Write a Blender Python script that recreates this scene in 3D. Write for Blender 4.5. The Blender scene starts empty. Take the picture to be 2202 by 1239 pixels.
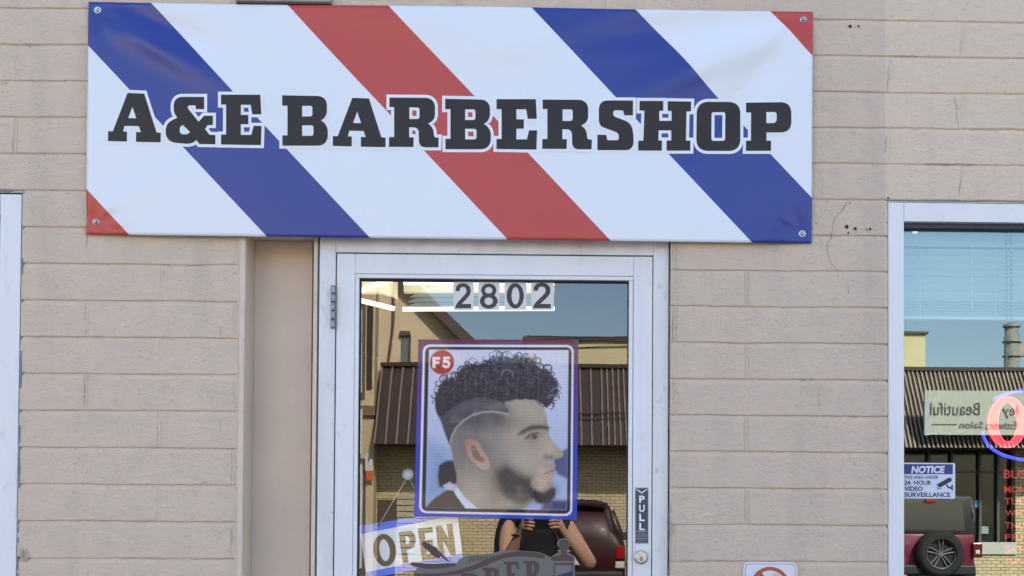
import bpy, bmesh, math, random
import numpy as np
from mathutils import Vector, Matrix
from mathutils.geometry import tessellate_polygon
random.seed(7); rng = np.random.default_rng(5)
PI = math.pi
scn = bpy.context.scene; COL = scn.collection

# ------------------------------------------------------------------ camera (photograph 2202 x 1239)
F, PPX, PPY = 2480.0, 1218.0, 1060.0
FOOTX, FOOTY = 1165.0, 1112.0
CAM = Vector((0, -3.2, 1.42))
yaw = math.atan((PPX-FOOTX)/F); pitch = math.atan((FOOTY-PPY)/F); roll = 0.0055
RM = Matrix.Rotation(-yaw, 3, 'Z') @ Matrix.Rotation(PI/2+pitch, 3, 'X') @ Matrix.Rotation(roll, 3, 'Z')
def W(px, py, y=0.0):
    d = RM @ Vector(((px-PPX)/F, -(py-PPY)/F, -1))
    t = (y-CAM.y)/d.y
    return Vector((CAM.x+d.x*t, y, CAM.z+d.z*t))
YG = 0.045                                  # plane of the glass
def R(px, py, Y):                           # the place whose mirror image stands at that pixel, Y behind the glass
    p = W(px, py, Y); return Vector((p.x, 2*YG-Y, p.z))
def wx(px, py=900, y=0.0): return W(px, py, y).x
def wz(py, px=1100, y=0.0): return W(px, py, y).z
cd = bpy.data.cameras.new('camera'); cam = bpy.data.objects.new('camera', cd); COL.objects.link(cam)
cam.matrix_world = Matrix.Translation(CAM) @ RM.to_4x4()
cd.sensor_width = 36; cd.lens = 36*F/2202; cd.shift_x = -(PPX-1101)/2202; cd.shift_y = (PPY-619.5)/2202
cd.clip_start = 0.005; cd.clip_end = 2000
scn.camera = cam

# ------------------------------------------------------------------ materials
def S(c): return tuple(((v/255)/12.92 if v/255 <= .04045 else ((v/255+.055)/1.055)**2.4) for v in c)
MATS = {}
def mat(name, col, rough=.6, spec=.5, metal=0, emit=None, estr=1, var=0, vscale=3, vcol=None, bump=0, bscale=60, coat=0, streak=False, scuff=None):
    if name in MATS: return MATS[name]
    m = bpy.data.materials.new(name); m.use_nodes = True; nt = m.node_tree; N = nt.nodes; L = nt.links
    b = N['Principled BSDF']
    b.inputs['Base Color'].default_value = (*col, 1); b.inputs['Roughness'].default_value = rough
    b.inputs['Specular IOR Level'].default_value = spec; b.inputs['Metallic'].default_value = metal
    b.inputs['Coat Weight'].default_value = coat
    if emit: b.inputs['Emission Color'].default_value = (*emit, 1); b.inputs['Emission Strength'].default_value = estr
    tc = N.new('ShaderNodeTexCoord')
    if var:
        nz = N.new('ShaderNodeTexNoise'); nz.inputs['Scale'].default_value = vscale; nz.inputs['Detail'].default_value = 6
        if streak:
            mp = N.new('ShaderNodeMapping'); mp.inputs['Scale'].default_value = (3, 3, .5)
            L.new(tc.outputs['Object'], mp.inputs[0]); L.new(mp.outputs[0], nz.inputs['Vector'])
        else: L.new(tc.outputs['Object'], nz.inputs['Vector'])
        rp = N.new('ShaderNodeMapRange'); rp.inputs['From Min'].default_value = .35; rp.inputs['From Max'].default_value = .7
        L.new(nz.outputs['Fac'], rp.inputs['Value'])
        mx = N.new('ShaderNodeMix'); mx.data_type = 'RGBA'
        vc = vcol or tuple(v*(1-var) for v in col)
        mx.inputs[6].default_value = (*col, 1); mx.inputs[7].default_value = (*vc, 1)
        L.new(rp.outputs[0], mx.inputs[0]); L.new(mx.outputs[2], b.inputs['Base Color'])
        if scuff:
            m3 = N.new('ShaderNodeMapping'); m3.inputs['Scale'].default_value = (1, 1, .6); n3 = N.new('ShaderNodeTexNoise'); n3.inputs['Scale'].default_value = 26; n3.inputs['Detail'].default_value = 5; n3.inputs['Roughness'].default_value = .65
            L.new(tc.outputs['Object'], m3.inputs[0]); L.new(m3.outputs[0], n3.inputs['Vector']); r3 = N.new('ShaderNodeMapRange'); r3.inputs['From Min'].default_value = .60; r3.inputs['From Max'].default_value = .74; r3.inputs['To Max'].default_value = .6
            L.new(n3.outputs['Fac'], r3.inputs['Value']); x3 = N.new('ShaderNodeMix'); x3.data_type = 'RGBA'; L.new(r3.outputs[0], x3.inputs[0]); L.new(mx.outputs[2], x3.inputs[6]); x3.inputs[7].default_value = (*scuff, 1); L.new(x3.outputs[2], b.inputs['Base Color'])
    if bump:
        n2 = N.new('ShaderNodeTexNoise'); n2.inputs['Scale'].default_value = bscale; n2.inputs['Detail'].default_value = 5
        L.new(tc.outputs['Object'], n2.inputs['Vector'])
        bp = N.new('ShaderNodeBump'); bp.inputs['Distance'].default_value = bump; bp.inputs['Strength'].default_value = 1
        L.new(n2.outputs['Fac'], bp.inputs['Height']); L.new(bp.outputs[0], b.inputs['Normal'])
    MATS[name] = m; return m

def glass_mat(name, refl, tint, rtint, wob):
    m = bpy.data.materials.new(name); m.use_nodes = True; nt = m.node_tree; N = nt.nodes; L = nt.links
    N.remove(N['Principled BSDF']); out = N['Material Output']
    tr = N.new('ShaderNodeBsdfTransparent'); tr.inputs[0].default_value = (*tint, 1)
    gl = N.new('ShaderNodeBsdfGlossy'); gl.inputs['Roughness'].default_value = 0.0; gl.inputs['Color'].default_value = (*rtint, 1)
    mx = N.new('ShaderNodeMixShader'); mx.inputs[0].default_value = refl
    tc = N.new('ShaderNodeTexCoord'); mp = N.new('ShaderNodeMapping'); mp.inputs['Scale'].default_value = (1.0, 1, .55)
    nz = N.new('ShaderNodeTexNoise'); nz.inputs['Scale'].default_value = 5.5; nz.inputs['Detail'].default_value = 1.0
    L.new(tc.outputs['Object'], mp.inputs[0]); L.new(mp.outputs[0], nz.inputs['Vector'])
    bp = N.new('ShaderNodeBump'); bp.inputs['Distance'].default_value = wob
    L.new(nz.outputs['Fac'], bp.inputs['Height']); L.new(bp.outputs[0], gl.inputs['Normal'])
    L.new(tr.outputs[0], mx.inputs[1]); L.new(gl.outputs[0], mx.inputs[2]); L.new(mx.outputs[0], out.inputs[0])
    return m

def wall_mat():
    m = bpy.data.materials.new('painted_block'); m.use_nodes = True; nt = m.node_tree; N = nt.nodes; L = nt.links
    b = N['Principled BSDF']; b.inputs['Roughness'].default_value = .62; b.inputs['Specular IOR Level'].default_value = .35
    tc = N.new('ShaderNodeTexCoord')
    def noise(sc, det=5, vec=None, rough=.5):
        n = N.new('ShaderNodeTexNoise'); n.inputs['Scale'].default_value = sc; n.inputs['Detail'].default_value = det
        n.inputs['Roughness'].default_value = rough
        L.new(vec or tc.outputs['Object'], n.inputs['Vector']); return n.outputs['Fac']
    def rng_(v, a, b_, c=0, d=1):
        r = N.new('ShaderNodeMapRange'); r.inputs['From Min'].default_value = a; r.inputs['From Max'].default_value = b_
        r.inputs['To Min'].default_value = c; r.inputs['To Max'].default_value = d; L.new(v, r.inputs['Value']); return r.outputs[0]
    def mix(f, a, b_):
        x = N.new('ShaderNodeMix'); x.data_type = 'RGBA'
        if isinstance(f, float): x.inputs[0].default_value = f
        else: L.new(f, x.inputs[0])
        for i, v in ((6, a), (7, b_)):
            if isinstance(v, tuple): x.inputs[i].default_value = (*v, 1)
            else: L.new(v, x.inputs[i])
        return x.outputs[2]
    def math_(op, a, b_):
        x = N.new('ShaderNodeMath'); x.operation = op
        for i, v in ((0, a), (1, b_)):
            if isinstance(v, (int, float)): x.inputs[i].default_value = v
            else: L.new(v, x.inputs[i])
        return x.outputs[0]
    sep = N.new('ShaderNodeSeparateXYZ'); L.new(tc.outputs['Object'], sep.inputs[0])
    base = mix(rng_(noise(2.2), .35, .68), (.725, .56, .42), (.70, .54, .41))
    base = mix(rng_(noise(14, 6), .42, .72), base, (.66, .515, .40))
    # a later coat of paint right of the doorway strip, a little lighter
    xp = math_('ADD', sep.outputs[0], math_('MULTIPLY', noise(30, 2), .006))
    newer = rng_(xp, wx(1903)-.001+.003, wx(1903)+.004+.003)
    base = mix(math_('MULTIPLY', newer, .42), base, (.80, .635, .48))
    band = math_('MULTIPLY', rng_(xp, wx(1440), wx(1441)), math_('SUBTRACT', 1, newer))
    base = mix(math_('MULTIPLY', band, .35), base, (.605, .49, .39))
    spk = rng_(noise(170, 3), .70, .76)
    base = mix(math_('MULTIPLY', spk, .5), base, (.14, .12, .105))
    L.new(base, b.inputs['Base Color'])
    # roller-painted split-face texture: pits and grain
    stn = N.new('ShaderNodeMapping'); stn.inputs['Scale'].default_value = (9, 9, .8); L.new(tc.outputs['Object'], stn.inputs[0])
    base = mix(math_('MULTIPLY', rng_(noise(1, 5, stn.outputs[0]), .52, .75), .35), base, (.46, .37, .30)); L.new(base, b.inputs['Base Color'])
    mp = N.new('ShaderNodeMapping'); mp.inputs['Scale'].default_value = (1, 1, 1.7); L.new(tc.outputs['Object'], mp.inputs[0])
    g1 = noise(150, 6, mp.outputs[0], .6); g2 = noise(42, 4, mp.outputs[0])
    chips = rng_(noise(75, 3, mp.outputs[0]), .66, .7, 1, 0)
    h = math_('ADD', math_('MULTIPLY', g1, .9), math_('MULTIPLY', g2, 1.1))
    h = math_('ADD', h, math_('MULTIPLY', chips, .55))
    bp = N.new('ShaderNodeBump'); bp.inputs['Distance'].default_value = .0038; bp.inputs['Strength'].default_value = 1
    L.new(h, bp.inputs['Height']); L.new(bp.outputs[0], b.inputs['Normal'])
    return m

def brick_mat(name, c1, c2, mortar, w=.21, rh=.076, ms=.007):
    m = bpy.data.materials.new(name); m.use_nodes = True; nt = m.node_tree; N = nt.nodes; L = nt.links
    b = N['Principled BSDF']; b.inputs['Roughness'].default_value = .8
    tc = N.new('ShaderNodeTexCoord'); sp = N.new('ShaderNodeSeparateXYZ'); cb = N.new('ShaderNodeCombineXYZ')
    L.new(tc.outputs['Object'], sp.inputs[0]); L.new(sp.outputs[0], cb.inputs[0]); L.new(sp.outputs[2], cb.inputs[1])
    bt = N.new('ShaderNodeTexBrick'); L.new(cb.outputs[0], bt.inputs['Vector'])
    bt.inputs['Scale'].default_value = 1; bt.inputs['Brick Width'].default_value = w; bt.inputs['Row Height'].default_value = rh
    bt.inputs['Mortar Size'].default_value = ms; bt.inputs['Mortar Smooth'].default_value = .1
    bt.inputs['Color1'].default_value = (*c1, 1); bt.inputs['Color2'].default_value = (*c2, 1); bt.inputs['Mortar'].default_value = (*mortar, 1)
    L.new(bt.outputs['Color'], b.inputs['Base Color'])
    bp = N.new('ShaderNodeBump'); bp.inputs['Distance'].default_value = .006; bp.invert = True
    L.new(bt.outputs['Fac'], bp.inputs['Height']); L.new(bp.outputs[0], b.inputs['Normal'])
    return m

# ------------------------------------------------------------------ object helpers
ROOTLOC = {}
def tag(o, label=None, cat=None, group=None, kind=None):
    if label: o['label'] = label
    if cat: o['category'] = cat
    if group: o['group'] = group
    if kind: o['kind'] = kind
    return o
def link(o, parent=None):
    COL.objects.link(o)
    if parent is not None:
        o.parent = parent; o.location = -ROOTLOC.get(parent.name, Vector((0, 0, 0)))
    return o
def thing(name, label, cat, loc=(0, 0, 0), group=None):
    o = bpy.data.objects.new(name, None); COL.objects.link(o); o.location = loc; o.empty_display_size = .1
    ROOTLOC[o.name] = Vector(loc); tag(o, label, cat, group); return o
def mesh_obj(name, verts, faces, m, parent=None, smooth=False, mats=None, midx=None):
    me = bpy.data.meshes.new(name); me.from_pydata([tuple(v) for v in verts], [], [tuple(f) for f in faces])
    for k in (mats or [m]): me.materials.append(k)
    if midx is not None: me.polygons.foreach_set('material_index', midx)
    if smooth: me.polygons.foreach_set('use_smooth', [True]*len(me.polygons))
    me.update(); o = bpy.data.objects.new(name, me); return link(o, parent)
def bevel(o, w=.001, seg=2):
    b = o.modifiers.new('bevel', 'BEVEL'); b.width = w; b.segments = seg; b.limit_method = 'ANGLE'; return o
class MB:
    def __init__(s): s.v = []; s.f = []; s.mi = []; s.cur = 0
    def add(s, vs, fs):
        n = len(s.v); s.v += [tuple(v) for v in vs]; s.f += [tuple(i+n for i in f) for f in fs]; s.mi += [s.cur]*len(fs); return s
    def box(s, x0, x1, y0, y1, z0, z1):
        if x0 > x1: x0, x1 = x1, x0
        if y0 > y1: y0, y1 = y1, y0
        if z0 > z1: z0, z1 = z1, z0
        return s.add([(x0,y0,z0),(x1,y0,z0),(x1,y1,z0),(x0,y1,z0),(x0,y0,z1),(x1,y0,z1),(x1,y1,z1),(x0,y1,z1)],
            [(0,3,2,1),(4,5,6,7),(0,1,5,4),(1,2,6,5),(2,3,7,6),(3,0,4,7)])
    def tube(s, pts, r, n=8, cap=True):
        pts = [Vector(p) for p in pts]; rs = r if isinstance(r, (list, tuple)) else [r]*len(pts)
        rings = []; up = None
        for i, p in enumerate(pts):
            d = (pts[min(i+1, len(pts)-1)]-pts[max(i-1, 0)]).normalized()
            if up is None: up = Vector((0, 0, 1)) if abs(d.z) < .9 else Vector((1, 0, 0))
            a = d.cross(up).normalized(); up = a.cross(d).normalized(); b = up
            rings.append([p+(a*math.cos(2*PI*k/n)+b*math.sin(2*PI*k/n))*rs[i] for k in range(n)])
        vs = [v for rg in rings for v in rg]; fs = []
        for i in range(len(pts)-1):
            for k in range(n): fs.append((i*n+k, i*n+(k+1) % n, (i+1)*n+(k+1) % n, (i+1)*n+k))
        if cap: fs.append(tuple(range(n))[::-1]); fs.append(tuple((len(pts)-1)*n+k for k in range(n)))
        return s.add(vs, fs)
    def lathe(s, c, prof, n=24, axis='Y'):
        vs = []; fs = []
        for (r, h) in prof:
            for k in range(n):
                a = 2*PI*k/n; u, w = r*math.cos(a), r*math.sin(a)
                vs.append({'Y': (c[0]+u, c[1]+h, c[2]+w), 'Z': (c[0]+u, c[1]+w, c[2]+h), 'X': (c[0]+h, c[1]+u, c[2]+w)}[axis])
        for i in range(len(prof)-1):
            for k in range(n): fs.append((i*n+k, i*n+(k+1) % n, (i+1)*n+(k+1) % n, (i+1)*n+k))
        fs.append(tuple(range(n))); fs.append(tuple((len(prof)-1)*n+k for k in range(n)))
        return s.add(vs, fs)
    def build(s, name, m, parent=None, smooth=False, bev=0):
        mats = m if isinstance(m, list) else [m]
        o = mesh_obj(name, s.v, s.f, None, parent, smooth, mats, s.mi if len(mats) > 1 else None)
        if bev: bevel(o, bev)
        return o
def fillet(pts, seg=6):
    out = []; n = len(pts)
    for i, p in enumerate(pts):
        if len(p) < 3 or p[2] <= 0: out.append((p[0], p[1])); continue
        a = pts[i-1]; b = pts[(i+1) % n]; c = np.array(p[:2], float)
        da = np.array(a[:2])-c; db = np.array(b[:2])-c; la = np.linalg.norm(da); lb = np.linalg.norm(db)
        r = min(p[2], la*.5 if len(a) > 2 else la*.98, lb*.5 if len(b) > 2 else lb*.98)
        p0 = c+da/la*r; p1 = c+db/lb*r
        for k in range(seg+1):
            t = k/seg; q = (1-t)**2*p0+2*(1-t)*t*(c*.85+(p0+p1)*.075)+t*t*p1; out.append((q[0], q[1]))
    return out
def area(p): return .5*sum(p[i-1][0]*p[i][1]-p[i][0]*p[i-1][1] for i in range(len(p)))
def offset_poly(p, w):            # positive w grows a counter-clockwise outline
    p = [q for i, q in enumerate(p) if math.hypot(q[0]-p[i-1][0], q[1]-p[i-1][1]) > .05]
    n = len(p); out = []
    for i in range(n):
        a, b, c = p[i-1], p[i], p[(i+1) % n]
        d1 = Vector((b[0]-a[0], b[1]-a[1])).normalized(); d2 = Vector((c[0]-b[0], c[1]-b[1])).normalized()
        n1 = Vector((d1.y, -d1.x)); n2 = Vector((d2.y, -d2.x)); m_ = n1+n2
        if m_.length < .1: m_ = n1.copy()
        m_.normalize(); k = w/max(.35, m_.dot(n1)); out.append((b[0]+m_.x*k, b[1]+m_.y*k))
    return out
from mathutils.geometry import delaunay_2d_cdt
def tri(contours):
    vs, es, cs = [], [], []
    for i, c in enumerate(contours):
        c = list(c); a = area(c)
        if (a < 0) == (i == 0): c = c[::-1]
        n0 = len(vs); vs += [Vector((x, y)) for x, y in c]; es += [(n0+k, n0+(k+1) % len(c)) for k in range(len(c))]; cs.append(np.array(c))
    v, _, f, *_r = delaunay_2d_cdt(vs, es, [], 0, 1e-5)
    out = []
    for t in f:
        gx = sum(v[i].x for i in t)/len(t); gy = sum(v[i].y for i in t)/len(t); w = 0
        for c in cs:
            x0, y0 = c[:, 0], c[:, 1]; x1, y1 = np.roll(x0, -1), np.roll(y0, -1); cr = (x1-x0)*(gy-y0)-(gx-x0)*(y1-y0)
            w += int(np.sum((y0 <= gy) & (y1 > gy) & (cr > 0)))-int(np.sum((y0 > gy) & (y1 <= gy) & (cr < 0)))
        if w > 0: out.append(tuple(t))
    return [(p.x, p.y) for p in v], out
def flat(name, contours, mapf, m, parent=None, grid=0):
    """flat printed shape: first contour outer, others holes, in photograph pixels; mapf(px,py)->world"""
    pts, tris = tri(contours)
    if not grid: return mesh_obj(name, [mapf(x, y) for x, y in pts], tris, m, parent)
    return mesh_obj(name, *gridmap(pts, tris, mapf, grid), m, parent)
def gridmap(pts, tris, mapf, grid):
    bm = bmesh.new(); vs = [bm.verts.new((x, y, 0)) for x, y in pts]
    for t in tris:
        try: bm.faces.new([vs[i] for i in t])
        except ValueError: pass
    xs = [p[0] for p in pts]; ys = [p[1] for p in pts]
    for ax, lo, hi in ((0, min(xs), max(xs)), (1, min(ys), max(ys))):
        k = math.ceil(lo/grid)
        while k*grid < hi:
            co = Vector((k*grid, 0, 0)) if ax == 0 else Vector((0, k*grid, 0))
            bmesh.ops.bisect_plane(bm, geom=bm.verts[:]+bm.edges[:]+bm.faces[:], plane_co=co, plane_no=Vector((1, 0, 0)) if ax == 0 else Vector((0, 1, 0)))
            k += 1
    bm.verts.index_update()
    v = [mapf(q.co.x, q.co.y) for q in bm.verts]; f = [[q.index for q in fc.verts] for fc in bm.faces]; bm.free(); return v, f
TXT = {}
def text_geo(s, offset=0.0, space=1.0):
    key = (s, offset, space)
    if key in TXT: return TXT[key]
    c = bpy.data.curves.new('lettering', 'FONT'); c.body = s; c.offset = offset; c.space_character = space; c.resolution_u = 4
    o = bpy.data.objects.new('lettering', c); COL.objects.link(o)
    dg = bpy.context.evaluated_depsgraph_get(); me = o.evaluated_get(dg).to_mesh()
    v = np.array([tuple(q.co)[:2] for q in me.vertices]); f = [tuple(p.vertices) for p in me.polygons]
    o.evaluated_get(dg).to_mesh_clear(); bpy.data.objects.remove(o); bpy.data.curves.remove(c)
    v -= v.min(0); v /= v.max(0); TXT[key] = (v, f); return v, f
def text(mb, s, x0, y0, x1, y1, mapf, off=0.0, space=1.0, shear=0, rot=0, mirror=False):
    v, f = text_geo(s, off, space); cx, cy = (x0+x1)/2, (y0+y1)/2; out = []
    for u, w in v:
        if mirror: u = 1-u
        px = x0+u*(x1-x0)+shear*(w-.5)*(y1-y0); py = y1-w*(y1-y0)
        dx, dy = px-cx, py-cy; out.append(mapf(cx+dx*math.cos(rot)-dy*math.sin(rot), cy+dx*math.sin(rot)+dy*math.cos(rot)))
    mb.add(out, f)
def rectp(x0, y0, x1, y1, r=0): return fillet([(x0, y0, r), (x1, y0, r), (x1, y1, r), (x0, y1, r)]) if r else [(x0, y0), (x1, y0), (x1, y1), (x0, y1)]
def circ(cx, cy, r, n=32, ry=None): return [(cx+r*math.cos(2*PI*k/n), cy+(ry or r)*math.sin(2*PI*k/n)) for k in range(n)]
def on(y): return lambda px, py: W(px, py, y)
def plate(name, poly, y0, y1, m, parent=None, bev=0):
    """a slab with an outline given in pixels, between depths y0 (front) and y1 (back)"""
    n = len(poly); a = [W(px, py, y0) for px, py in poly]; b = [Vector((p.x, y1, p.z)) for p in a]
    tris = tessellate_polygon([[Vector((x, y, 0)) for x, y in poly]])
    fs = [tuple(t) for t in tris]+[tuple(i+n for i in t)[::-1] for t in tris]+[(i, (i+1) % n, n+(i+1) % n, n+i) for i in range(n)]
    return mesh_obj(name, a+b, fs, m, parent)

# ------------------------------------------------------------------ light
world = bpy.data.worlds.new('World'); scn.world = world; world.use_nodes = True
wn = world.node_tree; sky = wn.nodes.new('ShaderNodeTexSky'); sky.sky_type = 'NISHITA'; sky.sun_disc = False
SUN = Vector((0.42, 1.0, 0.86)).normalized()
sky.sun_elevation = math.asin(SUN.z); sky.sun_rotation = math.atan2(SUN.x, SUN.y)
sky.air_density = 1.0; sky.dust_density = 1.6; sky.ozone_density = 1.0
wn.links.new(sky.outputs[0], wn.nodes['Background'].inputs[0]); wn.nodes['Background'].inputs[1].default_value = 0.15
sl = bpy.data.lights.new('sun', 'SUN'); sl.energy = 4.6; sl.angle = math.radians(.5); sl.color = (1, .93, .82)
so = bpy.data.objects.new('sun', sl); COL.objects.link(so); so.rotation_euler = SUN.to_track_quat('Z', 'Y').to_euler(); so.location = (4, 12, 12)
scn.view_settings.view_transform = 'Standard'; scn.view_settings.look = 'None'; scn.view_settings.exposure = 1.78
try:
    scn.cycles.max_bounces = 10; scn.cycles.transparent_max_bounces = 16; scn.cycles.use_denoising = True
    scn.cycles.sample_clamp_indirect = 6
except Exception: pass

# ------------------------------------------------------------------ common materials
M_wall = wall_mat()
M_alu = mat('white_enamel_aluminium', (.80, .775, .775), .42, .5, var=.1, vscale=5, vcol=(.76, .735, .74), scuff=(.60, .58, .58), streak=True, bump=.0002, bscale=40)
M_alud = mat('worn_white_enamel', (.78, .755, .75), .48, .5, var=.1, vscale=8, vcol=(.69, .665, .66), scuff=(.30, .29, .28), streak=True, bump=.0003, bscale=60)
M_caulk = mat('grey_caulk', (.24, .26, .29), .7, var=.4, vscale=18, bump=.002, bscale=45)
M_dark = mat('dark_rubber', (.012, .012, .015), .6)
M_plaster = mat('tan_plaster', (.68, .535, .415), .7, var=.1, vscale=5, vcol=(.62, .495, .39), bump=.0007, bscale=70)
M_trim = mat('tan_trim_paint', (.71, .57, .45), .55, var=.12, vscale=16, bump=.0006, bscale=50)
M_steel = mat('steel', (.5, .5, .52), .3, metal=1, var=.3, vscale=60)
M_concrete = mat('sidewalk_concrete', (.36, .34, .31), .85, var=.25, vscale=2, bump=.004, bscale=20)
M_asphalt = mat('asphalt', (.062, .060, .058), .9, var=.3, vscale=1.5, bump=.006, bscale=80)
M_black = mat('black_print', (.022, .023, .028), .45)
M_white = mat('white_print', (.78, .80, .83), .45)

# ------------------------------------------------------------------ ground
g = MB(); g.add([(-300, -300, -.13), (300, -300, -.13), (300, 300, -.13), (-300, 300, -.13)], [(0, 1, 2, 3)])
tag(g.build('ground', M_asphalt), kind='structure')
g = MB(); g.box(-40, 40, -4.2, 0.0, -.12, 0.0); tag(g.build('sidewalk', M_concrete), kind='structure')
FY = 2*YG-23.5                                   # facade across the street
g = MB(); g.box(-40, 60, FY-6, FY+1.7, -.12, 0.0); tag(g.build('far_sidewalk', mat('far_concrete', (.16, .15, .135), .9, var=.3, vscale=1.5)), kind='structure')

# ------------------------------------------------------------------ the shop building with its block wall
P = .1016
zl = np.mean([wz(1196, 100)-0*P, wz(96, 100)-14*P, wz(1205, 1800)-0*P, wz(121, 1800)-14*P, wz(645, 100)-7*P, wz(662, 1800)-7*P])
xj = np.mean([wx(350, 600), wx(40, 140)+.4064, wx(195, 690)+.2032, wx(1600, 620)-.4064*4, wx(1755, 700)-.4064*4.5+.2032*1, ])  # a joint of parity A
xj = np.mean([wx(350, 600), wx(40, 140)+.4064, wx(1600, 620)-.4064*3*1.0-.4064])
XL, XR = wx(-20), wx(2222)
ops = {'recess': (wx(525), wx(1441), -.5, wz(505)), 'winr': (wx(1909), 3.9, .55, wz(435, 2050)), 'winl': (-4.2, wx(43, 800), .55, wz(414, 30))}
def lines(lo, hi, flo, fhi, fine, coarse, extra):
    a = list(np.arange(lo, flo, coarse))+list(np.arange(flo, fhi, fine))+list(np.arange(fhi, hi, coarse))+[hi]+list(extra)
    a = np.unique(np.round(np.array(a), 5)); keep = [a[0]]
    for q in a[1:]:
        if q-keep[-1] > .0006: keep.append(q)
        elif any(abs(q-e) < 1e-5 for e in extra): keep[-1] = q
    return np.array(keep)
jx = [xj+n*.2032+d for n in range(-9, 9) for d in np.arange(-.008, .0125, .0011) if XL < xj+n*.2032 < XR]
xs = lines(-7, 9, XL, XR, .004, .08, [ops[k][i] for k in ops for i in (0, 1)])
xs = np.unique(np.round(np.concatenate([xs[[not any(abs(q-(xj+n*.2032)-.002) < .0115 for n in range(-9, 9)) or any(abs(q-ops[k_][i_]) < 1e-5 for k_ in ops for i_ in (0, 1)) for q in xs]], jx]), 5))
xs = xs[np.concatenate([[True], np.diff(xs) > .0002])]
zf = []
for k in range(-2, 17):
    c = zl+k*P; zf += list(c+np.arange(-.016, .0065, .0011))+list(c+np.arange(.0115, P-.018, .0055))
zlo, zhi = zl-2*P-.016, zl+17*P-.02
zs = np.unique(np.round(np.array(list(np.arange(-.1, zlo, .05))+zf+list(np.arange(zhi, 3.6, .05))+[3.6, ops['recess'][3], ops['winr'][3], ops['winl'][3], .55]), 5))
zs = zs[np.concatenate([[True], np.diff(zs) > .0003])]
X, Z = np.meshgrid(xs, zs)
def vnoise(x, z, seed):
    r = np.random.default_rng(seed); T = r.random((256, 256)); xi = np.floor(x).astype(int); zi = np.floor(z).astype(int)
    fx, fz = x-xi, z-zi; fx = fx*fx*(3-2*fx); fz = fz*fz*(3-2*fz); q = lambda a, b: T[a % 256, b % 256]
    return (q(xi, zi)*(1-fx)+q(xi+1, zi)*fx)*(1-fz)+(q(xi, zi+1)*(1-fx)+q(xi+1, zi+1)*fx)*fz
wav = (vnoise(X*7, Z*30, 1)-.5)*.0024+(vnoise(X*40, Z*30, 2)-.5)*.0013
zz = Z-zl+wav; k = np.floor(zz/P); u = zz-k*P                      # u: height above the joint below
ud = P-u                                                              # distance below the joint above
dep = .0042*(.45+.9*vnoise(X*9, k*3.7, 3))
line = np.clip(1-np.abs(ud-.0018)/.0024, 0, 1)                        # undercut right below the upper block
ramp = np.clip(1-ud/.013, 0, 1)**.8
h = dep*line*.75+.0030*ramp
h = np.where(u < .0022, h+.0015*(1-u/.0022), h)
par = (k.astype(int) % 2 != 0)
kA = int(round((wz(610, 300)-zl)/P-.5))                               # the course whose joint is at pixel 350
par = ((k.astype(int)-kA) % 2 == 0)
wv = (vnoise(X*30, Z*25, 6)-.5)*.003
xx = X-xj-np.where(par, 0, .2032)+wv; xm = np.abs((xx+.2032) % .4064-.2032)
fill = np.clip(vnoise(k*5.3+np.floor((xx+.2032)/.4064)*7.7, k*1.9, 8)*1.7-.35, .05, 1)
vg = (.0024*np.clip(1-np.abs(xm-.0048)/.0016, 0, 1)+.0014*np.clip((.0062-xm)/.0012, 0, 1))*(.35+.65*fill)
cr = vnoise(np.floor((xx+.2032)/.4064)*11.7+k*3.1, k*9.1, 10) > .62
vg += np.where(cr, .0035*np.clip(1-np.abs(xx+.2032-((xx+.2032)//.4064)*.4064-.2032+.004)/.0022, 0, 1)*np.clip(vnoise(X*0, Z*28, 11)*2-.5, 0, 1), 0)
h = np.maximum(h, vg)
blk = vnoise(np.floor((xx)/.4064)*3.3, k*5.1, 12)*.0012               # each block a hair in or out
h = h+blk+(vnoise(X*11, Z*11, 13)-.5)*.0014+(vnoise(X*60, Z*80, 14)-.5)*.0006+(vnoise(X*28, Z*40, 15) > .9)*.0009
Y = h
V = np.stack([X, Y, Z], -1).reshape(-1, 3)
nx, nz = len(xs), len(zs)
cxm = (xs[:-1]+xs[1:])/2; czm = (zs[:-1]+zs[1:])/2; CX, CZ = np.meshgrid(cxm, czm); keep = np.ones_like(CX, bool)
for a, b, c, d in ops.values(): keep &= ~((CX > a) & (CX < b) & (CZ > c) & (CZ < d))
I, J = np.nonzero(keep); q = I*nx+J
Fq = np.stack([q, q+1, q+nx+1, q+nx], -1)
used = np.zeros(len(V), bool); used[Fq.ravel()] = True; remap = np.cumsum(used)-1
me = bpy.data.meshes.new('block_wall'); Vu = V[used]; Fu = remap[Fq]
me.vertices.add(len(Vu)); me.vertices.foreach_set('co', Vu.astype(np.float32).ravel())
me.loops.add(Fu.size); me.loops.foreach_set('vertex_index', Fu.astype(np.int32).ravel())
me.polygons.add(len(Fu)); me.polygons.foreach_set('loop_start', np.arange(0, Fu.size, 4, dtype=np.int32)); me.polygons.foreach_set('loop_total', np.full(len(Fu), 4, np.int32))
me.polygons.foreach_set('use_smooth', np.ones(len(Fu), bool)); me.update(calc_edges=True); me.validate(); me.materials.append(M_wall)
shop = thing('shop_building', 'tan painted concrete block shop front with a white framed door and windows', 'building', (0, 0, 0))
link(bpy.data.objects.new('block_wall', me), shop)
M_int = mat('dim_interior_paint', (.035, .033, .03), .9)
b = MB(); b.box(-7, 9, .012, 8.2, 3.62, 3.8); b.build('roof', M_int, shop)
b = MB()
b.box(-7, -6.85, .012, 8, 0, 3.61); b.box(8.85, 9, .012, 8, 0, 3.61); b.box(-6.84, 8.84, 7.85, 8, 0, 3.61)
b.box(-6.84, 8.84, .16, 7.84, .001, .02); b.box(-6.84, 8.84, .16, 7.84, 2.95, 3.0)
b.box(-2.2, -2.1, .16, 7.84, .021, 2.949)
b.build('interior_walls', M_int, shop)
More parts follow.
